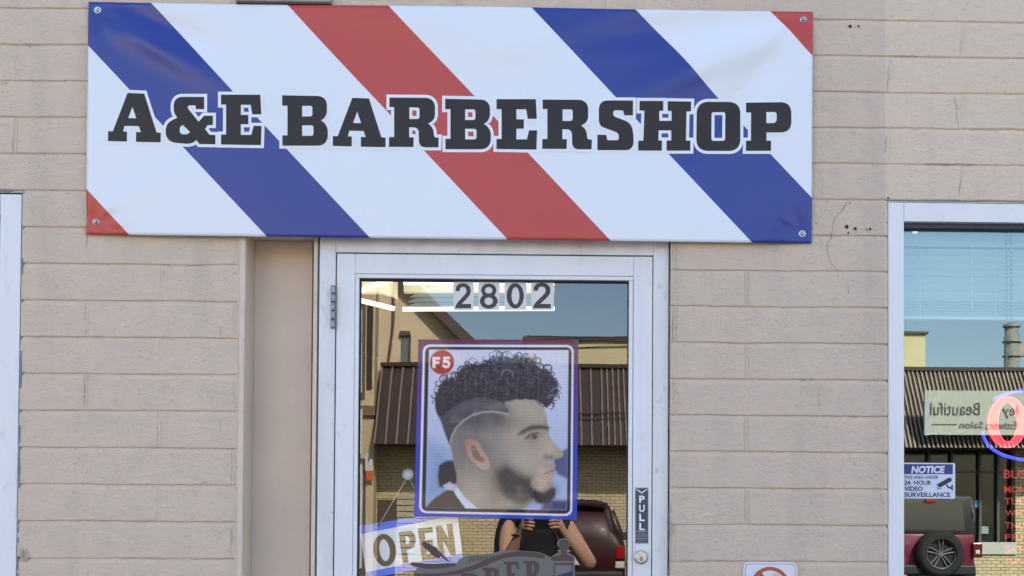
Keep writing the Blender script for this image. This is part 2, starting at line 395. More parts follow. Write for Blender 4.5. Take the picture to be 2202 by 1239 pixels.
# wall thickness around the openings
b = MB()
ax, bx_, _, tz = ops['recess']
b.box(ax-.02, ax-.0005, .006, .159, 0, tz); b.box(bx_+.001, bx_+.03, .006, .159, 0, tz); b.box(ax-.02, bx_+.03, .006, .159, tz+.0006, tz+.05)
for kk in ('winr', 'winl'):
    a_, c_, z0_, z1_ = ops[kk]
    b.box(a_-.03, a_-.0008, .006, .159, z0_-.03, z1_+.03); b.box(c_+.0008, c_+.03, .006, .159, z0_-.03, z1_+.03)
    b.box(a_, c_, .006, .159, z1_+.0008, z1_+.03); b.box(a_, c_, .006, .159, z0_-.03, z0_-.0008)
b.build('wall_return', M_plaster, shop)
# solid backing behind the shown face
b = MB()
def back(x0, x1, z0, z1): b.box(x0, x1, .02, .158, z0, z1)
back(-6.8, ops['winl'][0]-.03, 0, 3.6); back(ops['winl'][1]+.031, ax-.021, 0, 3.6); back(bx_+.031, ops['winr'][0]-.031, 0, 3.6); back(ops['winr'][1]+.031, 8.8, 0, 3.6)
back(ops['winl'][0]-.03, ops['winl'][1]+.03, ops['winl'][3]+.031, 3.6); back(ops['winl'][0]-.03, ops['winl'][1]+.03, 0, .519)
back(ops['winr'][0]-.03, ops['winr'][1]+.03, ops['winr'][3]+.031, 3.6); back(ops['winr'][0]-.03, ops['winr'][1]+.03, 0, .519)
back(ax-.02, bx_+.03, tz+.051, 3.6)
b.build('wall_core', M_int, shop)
# smooth corner strip, recessed panel and post left of the door
b = MB(); zb = 0.0; zt = tz-.001
b.box(wx(512), wx(524), -.002, .02, zb, zt); b.build('corner_strip', M_trim, shop, bev=.002)
b = MB(); b.box(wx(508), wx(511.4), -.0005, .01, zb, zt); b.build('corner_bead', M_plaster, shop)
b = MB(); b.box(ax, wx(668, 900, .1), .10, .13, zb, zt); b.build('recess_panel', M_plaster, shop)
b = MB(); b.box(wx(668), wx(676.5), .02, .129, zb, zt); b.build('trim_post', M_trim, shop, bev=.0015)
b = MB(); b.tube([(wx(678.3)+.0008*math.sin(i*2.1), .035+.001*math.sin(i*1.3), zt*i/60) for i in range(61)], [.0032+.0009*math.sin(i*3.7) for i in range(61)], 7)
b.build('caulk_bead', M_caulk, shop, smooth=True)
# door frame
FR = .020
b = MB(); b.box(wx(681), wx(715.4), FR, .12, 0, tz-.001); b.build('door_jamb', M_alud, shop, bev=.0012)
b = MB(); b.box(wx(1405.5), wx(1438.5), FR, .12, 0, tz-.001); b.build('door_jamb', M_alud, shop, bev=.0012)
b = MB(); b.box(wx(715.8), wx(1405.2), FR+.001, .12, wz(542.5), tz-.0015); b.build('door_head', M_alud, shop, bev=.001)
b = MB(); b.tube([(wx(1441.5)+.0012*math.sin(i*1.7), .012, 2.16*i/50) for i in range(51)], [.0022+.0009*math.sin(i*2.9) for i in range(51)], 7)
b.build('caulk_bead', M_caulk, shop, smooth=True)
# the loose cable end beside the door
def wpts(l, y): return [W(a, b_, y) for a, b_ in l]
cb = thing('loose_cable', 'thin pale cable looped down the wall at the right edge of the door frame', 'cable', W(1442, 1239, -.004))
b = MB(); b.tube(wpts([(1441, 1085), (1440, 1120), (1443, 1128), (1449, 1131), (1449, 1139), (1445, 1149), (1441, 1151)], -.004), .0009, 6); b.build('cable_loop', mat('grey_cable', (.3, .3, .32), .5), cb, smooth=True)
b = MB(); b.tube(wpts([(1440.5, 1085), (1440, 1110), (1441, 1150), (1439, 1170), (1440, 1200), (1438, 1260)], -.003), .0013, 6); b.build('cable_run', MATS['grey_cable'], cb, smooth=True)

# windows
def window(x0, x1, z0, z1, fw, nm, glass, fy=.004, top=None):
    fr = MB(); t = top or fw
    O_ = [(x0, z0), (x1, z0), (x1, z1), (x0, z1)]; I_ = [(x0+fw, z0+fw), (x1-fw, z0+fw), (x1-fw, z1-t), (x0+fw, z1-t)]; V8 = O_+I_
    vs_ = [(x, fy, z) for x, z in V8]+[(x, .10, z) for x, z in V8]; fs_ = []
    for k_ in range(4):
        n_ = (k_+1) % 4; fs_ += [(k_, n_, 4+n_, 4+k_), (8+k_, 12+k_, 12+n_, 8+n_), (k_, 8+k_, 8+n_, n_), (4+k_, 4+n_, 12+n_, 12+k_)]
    o = mesh_obj('window', vs_, fs_, M_alu, shop); bevel(o, .001)
    q = MB(); xs_ = x0+fw if x0 > 0 else x1-fw; q.box(xs_-.0004, xs_+.0004, fy-.0005, fy+.001, z1-t+.001, z1-.001); h_ = q.build('frame_seam', mat('seam_grey', (.2, .2, .22), .6), o); h_.location = (0, 0, 0)
    q = MB(); q.box(x0+fw, x1-fw, .022, .06, z1-t-.0135, z1-t-.0004); q = q.build('glazing_gasket', mat('dark_bronze_gasket', (.045, .04, .045), .5), o); q.location = (0, 0, 0)
    q = MB(); q.add([(x0+fw-.004, YG, z0+fw-.004), (x1-fw+.004, YG, z0+fw-.004), (x1-fw+.004, YG, z1-t-.002), (x0+fw-.004, YG, z1-t-.002)], [(0, 1, 2, 3)])
    q = q.build('pane', glass, o); q.location = (0, 0, 0)
    return o
G_door = glass_mat('door_glass', .11, (.90, .92, .91), (1, 1, 1), .00010)
G_win = glass_mat('tinted_glass', .19, (.66, .86, .87), (.9, 1, .98), .00008)
a_, c_, z0_, z1_ = ops['winr']
WR = window(wx(1911), c_-.01, z0_+.01, z1_-.001, wx(1945)-wx(1911), 'r', G_win, top=wz(435, 2050)-wz(475.5, 2050))
a_, c_, z0_, z1_ = ops['winl']
WL = window(a_+.01, wx(39.5, 800), z0_+.01, z1_-.004, wx(39.5, 800)-wx(-6, 800), 'l', G_win, top=.05)
b = MB()
rr = random.Random(3)
def caulk(x0, z0, x1, z1, r):
    n = 40; b.tube([(x0+(x1-x0)*i/n+rr.uniform(-.0006, .0006), .006, z0+(z1-z0)*i/n+rr.uniform(-.0006, .0006)) for i in range(n+1)], [r*rr.uniform(.75, 1.2) for i in range(n+1)], 7)
def fin():
    global b
    b.build('caulk_joint', M_caulk, shop, smooth=True); b = MB()
caulk(wx(44.2, 800), .55, wx(44.2, 800), wz(412, 44), .0056); fin(); caulk(-2, wz(411, 30), wx(46, 800), wz(411, 30), .005); fin()
caulk(wx(1907.5), .55, wx(1907.5), wz(433, 1907), .0036); fin(); caulk(wx(1905), wz(431.5, 2050), 3, wz(431.5, 2050), .0042); fin()
# cracks, drilled holes and a chipped patch in the wall
M_crack = mat('crack_shadow', (.24, .19, .155), .9)
M_hole = mat('drill_hole', (.02, .016, .014), .9)
def crack(pts, w0, seed):
    r = random.Random(seed); P2 = []
    for i in range(len(pts)-1):
        n = 5
        for k_ in range(n): t = k_/n; P2.append((pts[i][0]*(1-t)+pts[i+1][0]*t+r.uniform(-1.9, 1.9), pts[i][1]*(1-t)+pts[i+1][1]*t+r.uniform(-1, 1)))
    P2.append(pts[-1]); mb = MB(); vs = []
    for i, (px, py) in enumerate(P2):
        a = P2[max(i-1, 0)]; c = P2[min(i+1, len(P2)-1)]; d = Vector((c[0]-a[0], c[1]-a[1])).normalized(); w = w0*r.uniform(.4, 1.1)*(0.3 if i in (0, len(P2)-1) else 1)
        vs += [W(px-d.y*w, py+d.x*w, -.0012), W(px+d.y*w, py-d.x*w, -.0012)]
    mb.add(vs, [(2*i, 2*i+1, 2*i+3, 2*i+2) for i in range(len(P2)-1)]); mb.build('crack', M_crack, shop)
crack([(1818, 437), (1812, 452), (1800, 462), (1793, 480), (1788, 505), (1777, 527), (1780, 545), (1787, 565), (1800, 580), (1803, 600)], .55, 1)
crack([(1823, 613), (1825, 632)], .5, 2); crack([(1818, 436), (1832, 438)], .5, 3); crack([(1788, 500), (1786, 516)], .8, 9)
crack([(2054, 208), (2057, 240), (2060, 272)], .6, 4); crack([(1909, 140), (1910, 165), (1908, 195)], .7, 5); crack([(1907, 290), (1905, 330)], .6, 6)
crack([(2066, 380), (2064, 422)], .6, 7); crack([(1922, 121), (1950, 120), (1975, 121)], .7, 8); crack([(1985, 353), (2020, 354), (2060, 353), (2095, 354)], .8, 11)
crack([(55, 98), (62, 96), (68, 102)], .9, 12); crack([(1752, 481), (1758, 482)], .8, 13); crack([(474, 905), (475, 930)], .4, 14); crack([(506, 590), (500, 585)], .6, 15)
crack([(513, 1186), (513, 1190)], 1.2, 16); crack([(505, 1003), (514, 1009)], .7, 17); crack([(508, 1048), (513, 1056)], .7, 18); crack([(474, 700), (475, 730)], .5, 19)
crack([(0, 178), (18, 179)], .8, 20); crack([(140, 415), (152, 417)], .6, 21); crack([(1895, 1058), (1897, 1090)], .5, 22)
for (px, py, r) in ((1828, 57, 3.8), (1846, 57, 2.6), (1821, 488, 4.2), (1839, 492, 3.6), (1824, 501, 2.2), (1864, 493, 1.8), (1871, 493, 2.8), (1909.5, 426, 2.2), (41, 1199, 2.5)):
    c = W(px, py, 0); mb = MB(); rr_ = r/775
    for dr, (ra, yy) in enumerate(((rr_, -.0013),)):
        n = 14; mb.add([(c.x+ra*math.cos(2*PI*i/n)*rr.uniform(.8, 1.15), yy, c.z+ra*math.sin(2*PI*i/n)*rr.uniform(.8, 1.1)) for i in range(n)], [tuple(range(n))])
    mb.build('anchor_hole', M_hole, shop)
flat('chipped_patch', [[(42, 1180), (58, 1181), (61, 1190), (60, 1202), (52, 1208), (46, 1206), (40, 1200)]], on(-.001), mat('bare_mortar', (.55, .45, .34), .9, var=.5, vscale=70, bump=.002), shop)

# metal ledge above the banner
lg = thing('metal_ledge', 'brown metal bar sticking out of the block wall above the banner', 'metal bar', W(600, 6, -.01))
b = MB(); b.box(wx(503), wx(704), -.022, .0, wz(2.5, 600, -.022), wz(-14, 600, -.022)); b.build('bar_face', mat('weathered_tan_bar', (.42, .36, .31), .6, var=.3, vscale=20), lg, bev=.002)
b = MB(); b.box(wx(501), wx(706), -.020, -.001, wz(7.5, 600, -.020), wz(2.7, 600, -.020)); b.build('bar_lip', mat('dark_brown_steel', (.07, .05, .045), .5), lg, bev=.001)

# ------------------------------------------------------------------ banner
BTL, BTR, BBR, BBL = (190.5, 4), (1748, 25), (1745.5, 523.5), (184.5, 504)
def buv(px, py):
    v = .5
    for _ in range(4):
        xl = BTL[0]+(BBL[0]-BTL[0])*v; xr = BTR[0]+(BBR[0]-BTR[0])*v; u = (px-xl)/(xr-xl)
        yt = BTL[1]+(BTR[1]-BTL[1])*u; yb = BBL[1]+(BBR[1]-BBL[1])*u; v = (py-yt)/(yb-yt)
    return u, v
def fold(u, v, a, b_, w, h_):
    ax_, ay = a; dx, dy = (b_[0]-ax_)*3.05, b_[1]-ay; L_ = math.hypot(dx, dy); dx /= L_; dy /= L_
    rx, ry = (u-ax_)*3.05, v-ay; t = (rx*dx+ry*dy)/L_; s = -rx*dy+ry*dx
    e = math.exp(-(s/w)**2)*math.exp(-((t-.45)/.42)**2) if -.3 < t < 1.6 else 0
    return h_*e
def drape(u, v):
    d = .011+.014*math.sin(PI*min(max(u, 0), 1))**.7*(.35+.65*v)
    d += .0022*math.sin(u*7+.6+v*1.2)+.0016*math.sin(u*13+2-v*2.2)*(1-v*.5)
    d += fold(u, v, (.012, .04), (.19, .36), .055, .014)-fold(u, v, (.015, .0), (.22, .22), .05, .011)
    d += fold(u, v, (.988, .04), (.72, .42), .07, .014)-fold(u, v, (.985, .10), (.80, .68), .06, .010)-fold(u, v, (.99, .02), (.62, .15), .06, .010)
    d += fold(u, v, (.30, -.05), (.62, .16), .10, .010)+fold(u, v, (.5, .22), (.75, .05), .08, .008)
    d += fold(u, v, (.012, .95), (.12, .72), .06, .004)
    for cu, cv in ((.012, .035), (.988, .035), (.012, .965), (.988, .965)):
        r2 = ((u-cu)*3.05)**2+(v-cv)**2; d -= (d-.006)*math.exp(-r2/.006)
    for cu, cv in ((.012, .035), (.988, .035), (.012, .965), (.988, .965)):
        dx, dy = (u-cu)*3.05, v-cv; rr_ = math.hypot(dx, dy)
        if rr_ < .35: d += .0032*math.sin(math.atan2(dy, dx)*8+cu*5+cv*3)*math.exp(-((rr_-.10)/.07)**2)*.6
    return max(d, .004)
def bmap(eps): return lambda px, py: W(px, py, -drape(*buv(px, py))-eps)
NU, NV = 200, 70
vs = []; uv = []
for j in range(NV+1):
    for i in range(NU+1):
        u, v = i/NU, j/NV
        xt = BTL[0]+(BTR[0]-BTL[0])*u; yt = BTL[1]+(BTR[1]-BTL[1])*u; xb = BBL[0]+(BBR[0]-BBL[0])*u; yb = BBL[1]+(BBR[1]-BBL[1])*u
        px = xt+(xb-xt)*v; py = yt+(yb-yt)*v
        if u == 0: px += 2.2*math.exp(-((v-.93)/.05)**2)
        if v == 0: py += 1.0*math.sin(u*9)
        vs.append(W(px, py, -drape(u, v)))
        su = 9*math.exp(-((u-.80)/.06)**2-((v-.25)/.13)**2)+3*math.exp(-((u-.965)/.02)**2-((v-.10)/.07)**2)+3*math.sin(u*11)*math.exp(-(v/.3)**2)
        uv.append((u*1558-su, v*500))
fs = [(j*(NU+1)+i, (j+1)*(NU+1)+i, (j+1)*(NU+1)+i+1, j*(NU+1)+i+1) for j in range(NV) for i in range(NU)]
def banner_mat():
    m = bpy.data.materials.new('banner_vinyl'); m.use_nodes = True; nt = m.node_tree; N = nt.nodes; L = nt.links
    b = N['Principled BSDF']; b.inputs['Roughness'].default_value = .33; b.inputs['Specular IOR Level'].default_value = .5
    at = N.new('ShaderNodeUVMap'); sp = N.new('ShaderNodeSeparateXYZ'); L.new(at.outputs[0], sp.inputs[0])
    ml = N.new('ShaderNodeMath'); ml.operation = 'MULTIPLY_ADD'; ml.inputs[1].default_value = -.957
    L.new(sp.outputs[1], ml.inputs[0]); L.new(sp.outputs[0], ml.inputs[2])
    mr = N.new('ShaderNodeMapRange'); mr.inputs['From Min'].default_value = -500; mr.inputs['From Max'].default_value = 1600
    L.new(ml.outputs[0], mr.inputs['Value']); cr_ = N.new('ShaderNodeValToRGB'); cr_.color_ramp.interpolation = 'CONSTANT'
    wh, bl, rd = (.785, .785, .81, 1), (.025, .043, .25, 1), (.52, .052, .038, 1)
    st = [(-500, rd), (-386, wh), (-97, bl), (127, wh), (422, rd), (645, wh), (946, bl), (1172, wh), (1466, rd)]
    e = cr_.color_ramp.elements; e[0].position = 0; e[0].color = rd; e[1].position = (st[1][0]+500)/2100; e[1].color = wh
    for s_, c in st[2:]:
        x = e.new((s_+500)/2100); x.color = c
    L.new(mr.outputs[0], cr_.inputs[0]); L.new(cr_.outputs[0], b.inputs['Base Color'])
    tc = N.new('ShaderNodeTexCoord'); nz = N.new('ShaderNodeTexNoise'); nz.inputs['Scale'].default_value = 420; L.new(tc.outputs['Object'], nz.inputs['Vector'])
    bp = N.new('ShaderNodeBump'); bp.inputs['Distance'].default_value = .00015; L.new(nz.outputs[0], bp.inputs['Height']); L.new(bp.outputs[0], b.inputs['Normal'])
    return m
ban = thing('banner', 'large white banner with blue and red diagonal stripes and black barbershop lettering', 'banner', W(965, 515, -.01))
sheet = mesh_obj('banner_sheet', vs, fs, banner_mat(), ban, smooth=True)
ul = sheet.data.uv_layers.new(name='UVMap')
for l_ in sheet.data.loops: ul.data[l_.index].uv = uv[l_.vertex_index]
sd = sheet.modifiers.new('thick', 'SOLIDIFY'); sd.thickness = .0008; sd.offset = -1
K = 5.505
def cr_pts(pts, ox, oy): return [(ox+p[0]/K, oy+p[1]/K)+((p[2]/K,) if len(p) > 2 else ()) for p in pts]
GA = ([(68,563),(125,565),(298,110),(495,118),(642,578),(692,581),(690,694),(398,688),(400,573),(457,574),(432,502),(262,499),(245,567),(292,568),(290,685),(66,679)], [(356,272),(402,410),(306,407)])
GAND = ([(1205,157),(1205,303),(1105,300),(1105,258),(1030,256,12),(1005,275,12),(1022,305),(1140,452),(1203,380),(1308,380),(1308,490),(1247,490),(1215,537),(1270,606),(1338,608),(1338,718),(1150,714),(1112,668),(1070,704,28),(1000,712),(815,695,70),(752,630,60),(750,520,50),(785,455,35),(888,403),(846,345,40),(845,215,55),(900,157,45)],
        [(950,487,8),(1042,575,12),(1000,600,12),(940,602,22),(915,570,12),(918,515,10)])
GE = ([(1405,131),(1870,131),(1882,363),(1775,363),(1757,250),(1640,250),(1640,370),(1728,370),(1728,480),(1640,480),(1640,607),(1765,607),(1790,500),(1885,500),(1877,728),(1405,720),(1405,603),(1465,603),(1465,248),(1405,248)],)
GB = ([(92,138),(622,148,105),(622,395,70),(548,435),(632,475,85),(632,735,115),(95,733),(95,612),(155,612),(155,260),(92,260)],
      [(328,262),(450,262,26),(450,388,26),(328,388)], [(328,492),(463,492,26),(463,618,26),(328,618)])
GR = ([(1250,133),(1788,138,105),(1788,405,70),(1705,440),(1768,490,50),(1778,607,30),(1832,607),(1828,722),(1600,722,70),(1595,485,60),(1483,485),(1483,603),(1537,603),(1533,718),(1243,716),(1245,600),(1305,600),(1305,245),(1250,245)],
      [(1485,250),(1605,250,28),(1605,387,28),(1485,387)])
GS = ([(282,145),(280,320),(178,318),(165,262),(45,258,45),(48,330,30),(260,410,70),(290,560,60),(284,733,110),(-140,731),(-139,550),(-35,552),(-22,614),(115,616,30),(112,530,30),(-100,450,80),(-122,400,40),(-122,143,100)],)
GH = ([(360,150),(640,150),(640,265),(593,268),(593,385),(738,385),(738,268),(693,268),(693,153),(970,158),(968,272),(915,275),(908,620),(962,620),(960,738),(680,738),(680,618),(735,618),(735,498),(585,498),(583,618),(625,618),(622,738),(343,737),(345,620),(405,620),(418,265),(358,262)],)
GO = ([(1038,160,125),(1552,162,125),(1552,742,125),(1030,740,125)], [(1212,282,26),(1375,282,26),(1372,622,26),(1210,622,26)])
GP = ([(1620,170),(2155,163,115),(2157,522,115),(1862,522),(1862,620),(1917,620),(1915,740),(1618,740),(1620,620),(1678,620),(1680,287),(1620,285)], [(1860,280),(1983,280,30),(1983,413,45),(1860,412)])
word = [(GA,220,180,0,0),(GAND,220,180,0,0),(GE,220,180,0,0),(GB,590,180,0,0),(GA,220,180,483.5,10.5),(GR,940,190,-329.5,-4.2),(GB,590,180,350.6,7.6),(GE,220,180,592.5,9.6),(GR,940,190,0,0),(GS,1310,190,0,0),(GH,1310,190,0,0),(GO,1310,190,0,0),(GP,1310,190,0,0)]
ov, of, lv, lf = [], [], [], []
for n_, (gl_, ox, oy, dx, dy) in enumerate(word):
    cons = []
    for c in gl_:
        c = fillet(cr_pts(c, ox+dx, oy+dy), 7)
        cons.append(c)
    outs = []
    for i, c in enumerate(cons):
        s_ = 1 if area(c) > 0 else -1
        if s_ < 0: c = c[::-1]
        q_ = offset_poly(c, 6.6 if i == 0 else -6.4)
        if i == 0: outs.append(q_)
        elif area(q_) > 25 and min(max(p[0] for p in c)-min(p[0] for p in c), max(p[1] for p in c)-min(p[1] for p in c)) > 15 and not (gl_ is GA): outs.append(q_)
    for cc, V_, F_, eps in ((outs, ov, of, .0006+.00012*(n_ % 3)), (cons, lv, lf, .0013)):
        pts, tr = tri(cc)
        v_, f_ = gridmap(pts, tr, bmap(eps), 16); o_ = len(V_); V_ += v_; F_ += [[i+o_ for i in f] for f in f_]
mesh_obj('letter_outline', ov, of, mat('banner_white_ink', (.80, .80, .82), .38), ban, smooth=False)
mesh_obj('lettering', lv, lf, mat('banner_black_ink', (.030, .022, .020), .42, .3), ban, smooth=False)
for px, py, sil in ((210, 22, 0), (1727.5, 42, 1), (206.5, 477.5, 1), (1725, 503, 0)):
    d = drape(*buv(px, py)); c = W(px, py, -d); mb = MB()
    mb.lathe((c.x, c.y, c.z), [(.0052, -.0012), (.0062, -.0026), (.0088, -.0022), (.0102, -.0004), (.0102, .002), (.0052, .002)], 28)
    gr_ = mb.build('grommet', M_steel if sil else mat('pale_grommet', (.62, .65, .66), .3, metal=.6), ban, smooth=True)
    mb = MB(); mb.lathe((c.x, c.y, c.z), [(.0005, -.0062), (.003, -.0058), (.0048, -.0036), (.005, -.0015)], 20); mb.box(c.x-.0004, c.x+.0004, c.y-.0066, c.y-.0055, c.z-.0032, c.z+.0032)
    s_ = mb.build('screw', M_steel, gr_, smooth=False); s_.location = (0, 0, 0)

# ------------------------------------------------------------------ door
dr = thing('glass_door', 'white aluminium framed glass door under the striped banner', 'door', (wx(1060), .03, 0))
DZ0, DT = .02, wz(545)
DY = .024
b = MB(); b.box(wx(718), wx(757.2), DY, .07, DZ0, DT); b.build('stile', M_alu, dr, bev=.0012)
b = MB(); b.box(wx(1363), wx(1403.5), DY, .07, DZ0, DT); b.box(wx(1380), wx(1381), DY-.0006, DY+.001, DZ0+.002, DT-.002); b.build('stile', M_alu, dr, bev=.001)
b = MB(); b.box(wx(757.5), wx(1362.7), DY+.0008, .07, wz(587.5), DT-.0002); b.build('top_rail', M_alu, dr, bev=.001)
b = MB(); b.box(wx(757.5), wx(1362.7), DY+.0008, .07, DZ0, .25); b.build('bottom_rail', M_alu, dr, bev=.001)
b = MB(); b.box(wx(757.6), wx(1362.6), DY+.003, .06, wz(596.5), wz(588)); b.box(wx(757.6), wx(766.5), DY+.003, .06, .251, wz(596.8)); b.box(wx(1353), wx(1362), DY+.003, .06, .251, wz(596.8)); b.build('glazing_bead', M_alu, dr, bev=.0012)
b = MB(); b.box(wx(766.7), wx(1352.6), DY+.012, .058, wz(600), wz(596.9)); b.box(wx(766.7), wx(768.6), DY+.012, .058, .251, wz(600.2)); b.box(wx(1351), wx(1352.7), DY+.012, .058, .251, wz(600.2)); b.build('gasket', M_dark, dr)
b = MB(); b.add([(wx(767), YG, .252), (wx(1352.5), YG, .252), (wx(1352.5), YG, wz(597)), (wx(767), YG, wz(597))], [(0, 1, 2, 3)]); b.build('pane', G_door, dr)
b = MB(); x_ = wx(712.5)
for i in range(5):
    za, zb_ = wz(616+18.4*i), wz(616+18.4*(i+1)-1.2); b.lathe((x_, .012, za), [(.005, 0), (.0065, -.0008), (.0065, zb_-za+.0008), (.005, zb_-za)], 16, 'Z')
hg = b.build('hinge', mat('tarnished_hinge', (.30, .31, .32), .4, metal=.8, var=.4, vscale=50), dr, smooth=True); bevel(hg, .0003)
b = MB(); b.box(wx(706.5), wx(718.5), .0155, .019, wz(708), wz(616)); b.build('hinge_leaf', mat('dull_steel', (.25, .25, .26), .45, metal=.9), dr)
c = W(1378, 1198, DY)
b = MB(); b.lathe((c.x, c.y, c.z), [(.0195, .0), (.0195, -.006), (.0178, -.0085), (.0158, -.0085)], 40); b.build('lock_ring', M_steel, dr, smooth=True)
b = MB(); b.lathe((c.x, c.y, c.z), [(.0156, -.001), (.0156, -.0105), (.0145, -.0115)], 40); b.build('lock_cylinder', mat('satin_nickel', (.62, .64, .68), .28, metal=.8), dr, smooth=False)
b = MB(); b.lathe((c.x, c.y-.011, c.z-.004), [(.0066, 0), (.0066, -.0018), (.0055, -.0024)], 24); b.build('key_plug', M_steel, dr)
b = MB(); b.box(c.x-.0012, c.x+.0012, c.y-.0142, c.y-.0138, c.z-.0095, c.z+.0005); b.build('keyhole', M_dark, dr)

# PULL sticker
pl = thing('pull_sticker', 'narrow dark grey PULL sticker with white letters above the door lock', 'sticker', W(1380, 1170, DY-.001))
y1 = DY-.0012
flat('backing', [rectp(1365.5, 1048.5, 1394.5, 1169.5, 2)], on(y1), mat('sticker_edge', (.45, .46, .5), .5), pl)
flat('face', [rectp(1366.7, 1050, 1393.3, 1168.3, 1.5)], on(y1-.0003), mat('sticker_grey', (.058, .06, .07), .45), pl)
b = MB(); my = on(y1-.0006)
for i, ch in enumerate('PULL'):
    yy = 1066+19.6*i; text(b, ch, 1374.5, yy, 1386.5, yy+15.5, my, off=.035)
for sx in (-1, 1):
    q_ = [(1380+sx*2, 1056.5), (1380+sx*13, 1051.2), (1380+sx*11, 1054), (1380+sx*8, 1055.8), (1380+sx*3, 1060)]; b.add([my(*p) for p in q_], [tuple(range(5))])
q_ = [(1378, 1058), (1382, 1058), (1380, 1064)]; b.add([my(*p) for p in q_], [(0, 1, 2)])
b.build('lettering', M_white, pl)
b = MB(); r_ = random.Random(5)
for i, (yy, hh) in enumerate(((1142.5, 2.2), (1146, 1.2), (1149.5, 1.1), (1152, 1.1), (1154.5, 1.1), (1158.5, 2.4), (1163, 1.0), (1166, 1.0))):
    x = 1368.5+(4 if i in (1, 6) else 0); end = 1391.5-(4 if i in (1, 6) else 0)
    while x < end:
        w = r_.uniform(1.2, 3.2); q_ = rectp(x, yy-hh/2, min(x+w, end), yy+hh/2); b.add([my(*p) for p in q_], [(0, 1, 2, 3)]); x += w+.6
b.build('small_print', mat('faded_print', (.30, .30, .32), .5), pl)

# house numbers
M_tile = mat('number_tile', (.72, .67, .64), .5)
M_num = mat('number_ink', (.035, .036, .045), .5)
tiles = [('2', 975, 606, 1018.5, 667.5, 0, 'white tile with the first digit 2, leftmost of the door number'),
         ('8', 1029, 606, 1074, 667, 0, 'white tile with the digit 8 on the door glass'),
         ('0', 1085, 606.5, 1132, 667, .004, 'white tile with the digit 0 between the 8 and the last 2'),
         ('2', 1142, 605, 1190.5, 667.5, .008, 'white tile with the last digit 2, rightmost of the door number')]
for ch, x0, y0, x1, y1_, rot, lab in tiles:
    t = thing('number_tile', lab, 'number tile', W((x0+x1)/2, y1_, .043), 'door number tiles')
    flat('tile', [rectp(x0, y0, x1, y1_)], on(.0438), M_tile, t)
    b = MB(); w_ = (x1-x0)*.80; cx_ = (x0+x1)/2-.5
    if ch == '0':
        for con in ([circ(cx_, (y0+y1_)/2-.5, w_*.49, 40, (y1_-y0)*.45), circ(cx_+.5, (y0+y1_)/2-.5, w_*.225, 32, (y1_-y0)*.31)],):
            tr = tessellate_polygon([[Vector((x, y, 0)) for x, y in q_] for q_ in con]); b.add([W(x, y, .0434) for q_ in con for x, y in q_], tr)
    elif ch == '8':
        cyt, cyb = y0+18.5, y0+41.5
        for con, e_ in (([circ(cx_, cyt, 16.5, 36, 14.5), circ(cx_, cyt, 8.2, 24, 7)], 0), ([circ(cx_, cyb, 19, 36, 16.5), circ(cx_, cyb+.3, 9.2, 24, 8.2)], .0002)):
            tr = tessellate_polygon([[Vector((x, y, 0)) for x, y in q_] for q_ in con]); b.add([W(x, y, .0434-e_) for q_ in con for x, y in q_], tr)
    else:
        L0, T0 = cx_-w_/2, y0+3.5
        def sc(p): return (L0+p[0]*w_, T0+p[1]*(y1_-y0-8))
        out = [(.02, .30), (.06, .14), (.20, .03), (.46, -.01), (.74, .03), (.92, .15), (.97, .30), (.92, .44), (.78, .57), (.50, .76), (.40, .83), (.98, .83), (.98, 1.0), (0, 1.0), (.04, .88), (.18, .74), (.50, .52), (.66, .40), (.70, .29), (.64, .18), (.48, .14), (.32, .18), (.25, .32)]
        out = [sc(p) for p in out]; tr = tessellate_polygon([[Vector((x, y, 0)) for x, y in out]]); b.add([W(x, y, .0434) for x, y in out], tr)
    b.build('digit', M_num, t)

# ------------------------------------------------------------------ poster (behind the glass)
def vcol_sheet(name, x0, y0, x1, y1_, step, colf, mapf, m, parent, corners=None):
    nx_, ny_ = int((x1-x0)/step), int((y1_-y0)/step); U, Vv = np.meshgrid(np.linspace(0, 1, nx_+1), np.linspace(0, 1, ny_+1))
    if corners:
        (ax1, ay1), (bx1, by1), (cx1, cy1), (dx1, dy1) = corners
        PX = (ax1*(1-U)+bx1*U)*(1-Vv)+(dx1*(1-U)+cx1*U)*Vv; PY = (ay1*(1-U)+by1*U)*(1-Vv)+(dy1*(1-U)+cy1*U)*Vv
    else: PX = x0+(x1-x0)*U; PY = y0+(y1_-y0)*Vv
    C_ = colf(x0+(x1-x0)*U, y0+(y1_-y0)*Vv)
    vs_ = [mapf(a, b_) for a, b_ in zip(PX.ravel(), PY.ravel())]
    fs_ = [(j*(nx_+1)+i, (j+1)*(nx_+1)+i, (j+1)*(nx_+1)+i+1, j*(nx_+1)+i+1) for j in range(ny_) for i in range(nx_)]
    o = mesh_obj(name, vs_, fs_, m, parent); at = o.data.color_attributes.new('ink', 'FLOAT_COLOR', 'POINT')
    cc = np.ones((C_.shape[0]*C_.shape[1], 4), np.float32); cc[:, :3] = C_.reshape(-1, 3); at.data.foreach_set('color', cc.ravel()); return o
def ink_mat():
    m = bpy.data.materials.new('poster_ink'); m.use_nodes = True; N = m.node_tree.nodes; L = m.node_tree.links; b = N['Principled BSDF']
    a = N.new('ShaderNodeAttribute'); a.attribute_name = 'ink'; L.new(a.outputs['Color'], b.inputs['Base Color']); b.inputs['Roughness'].default_value = .6; b.inputs['Specular IOR Level'].default_value = .2
    b.inputs['Coat Weight'].default_value = .5; b.inputs['Coat Roughness'].default_value = .02
    return m
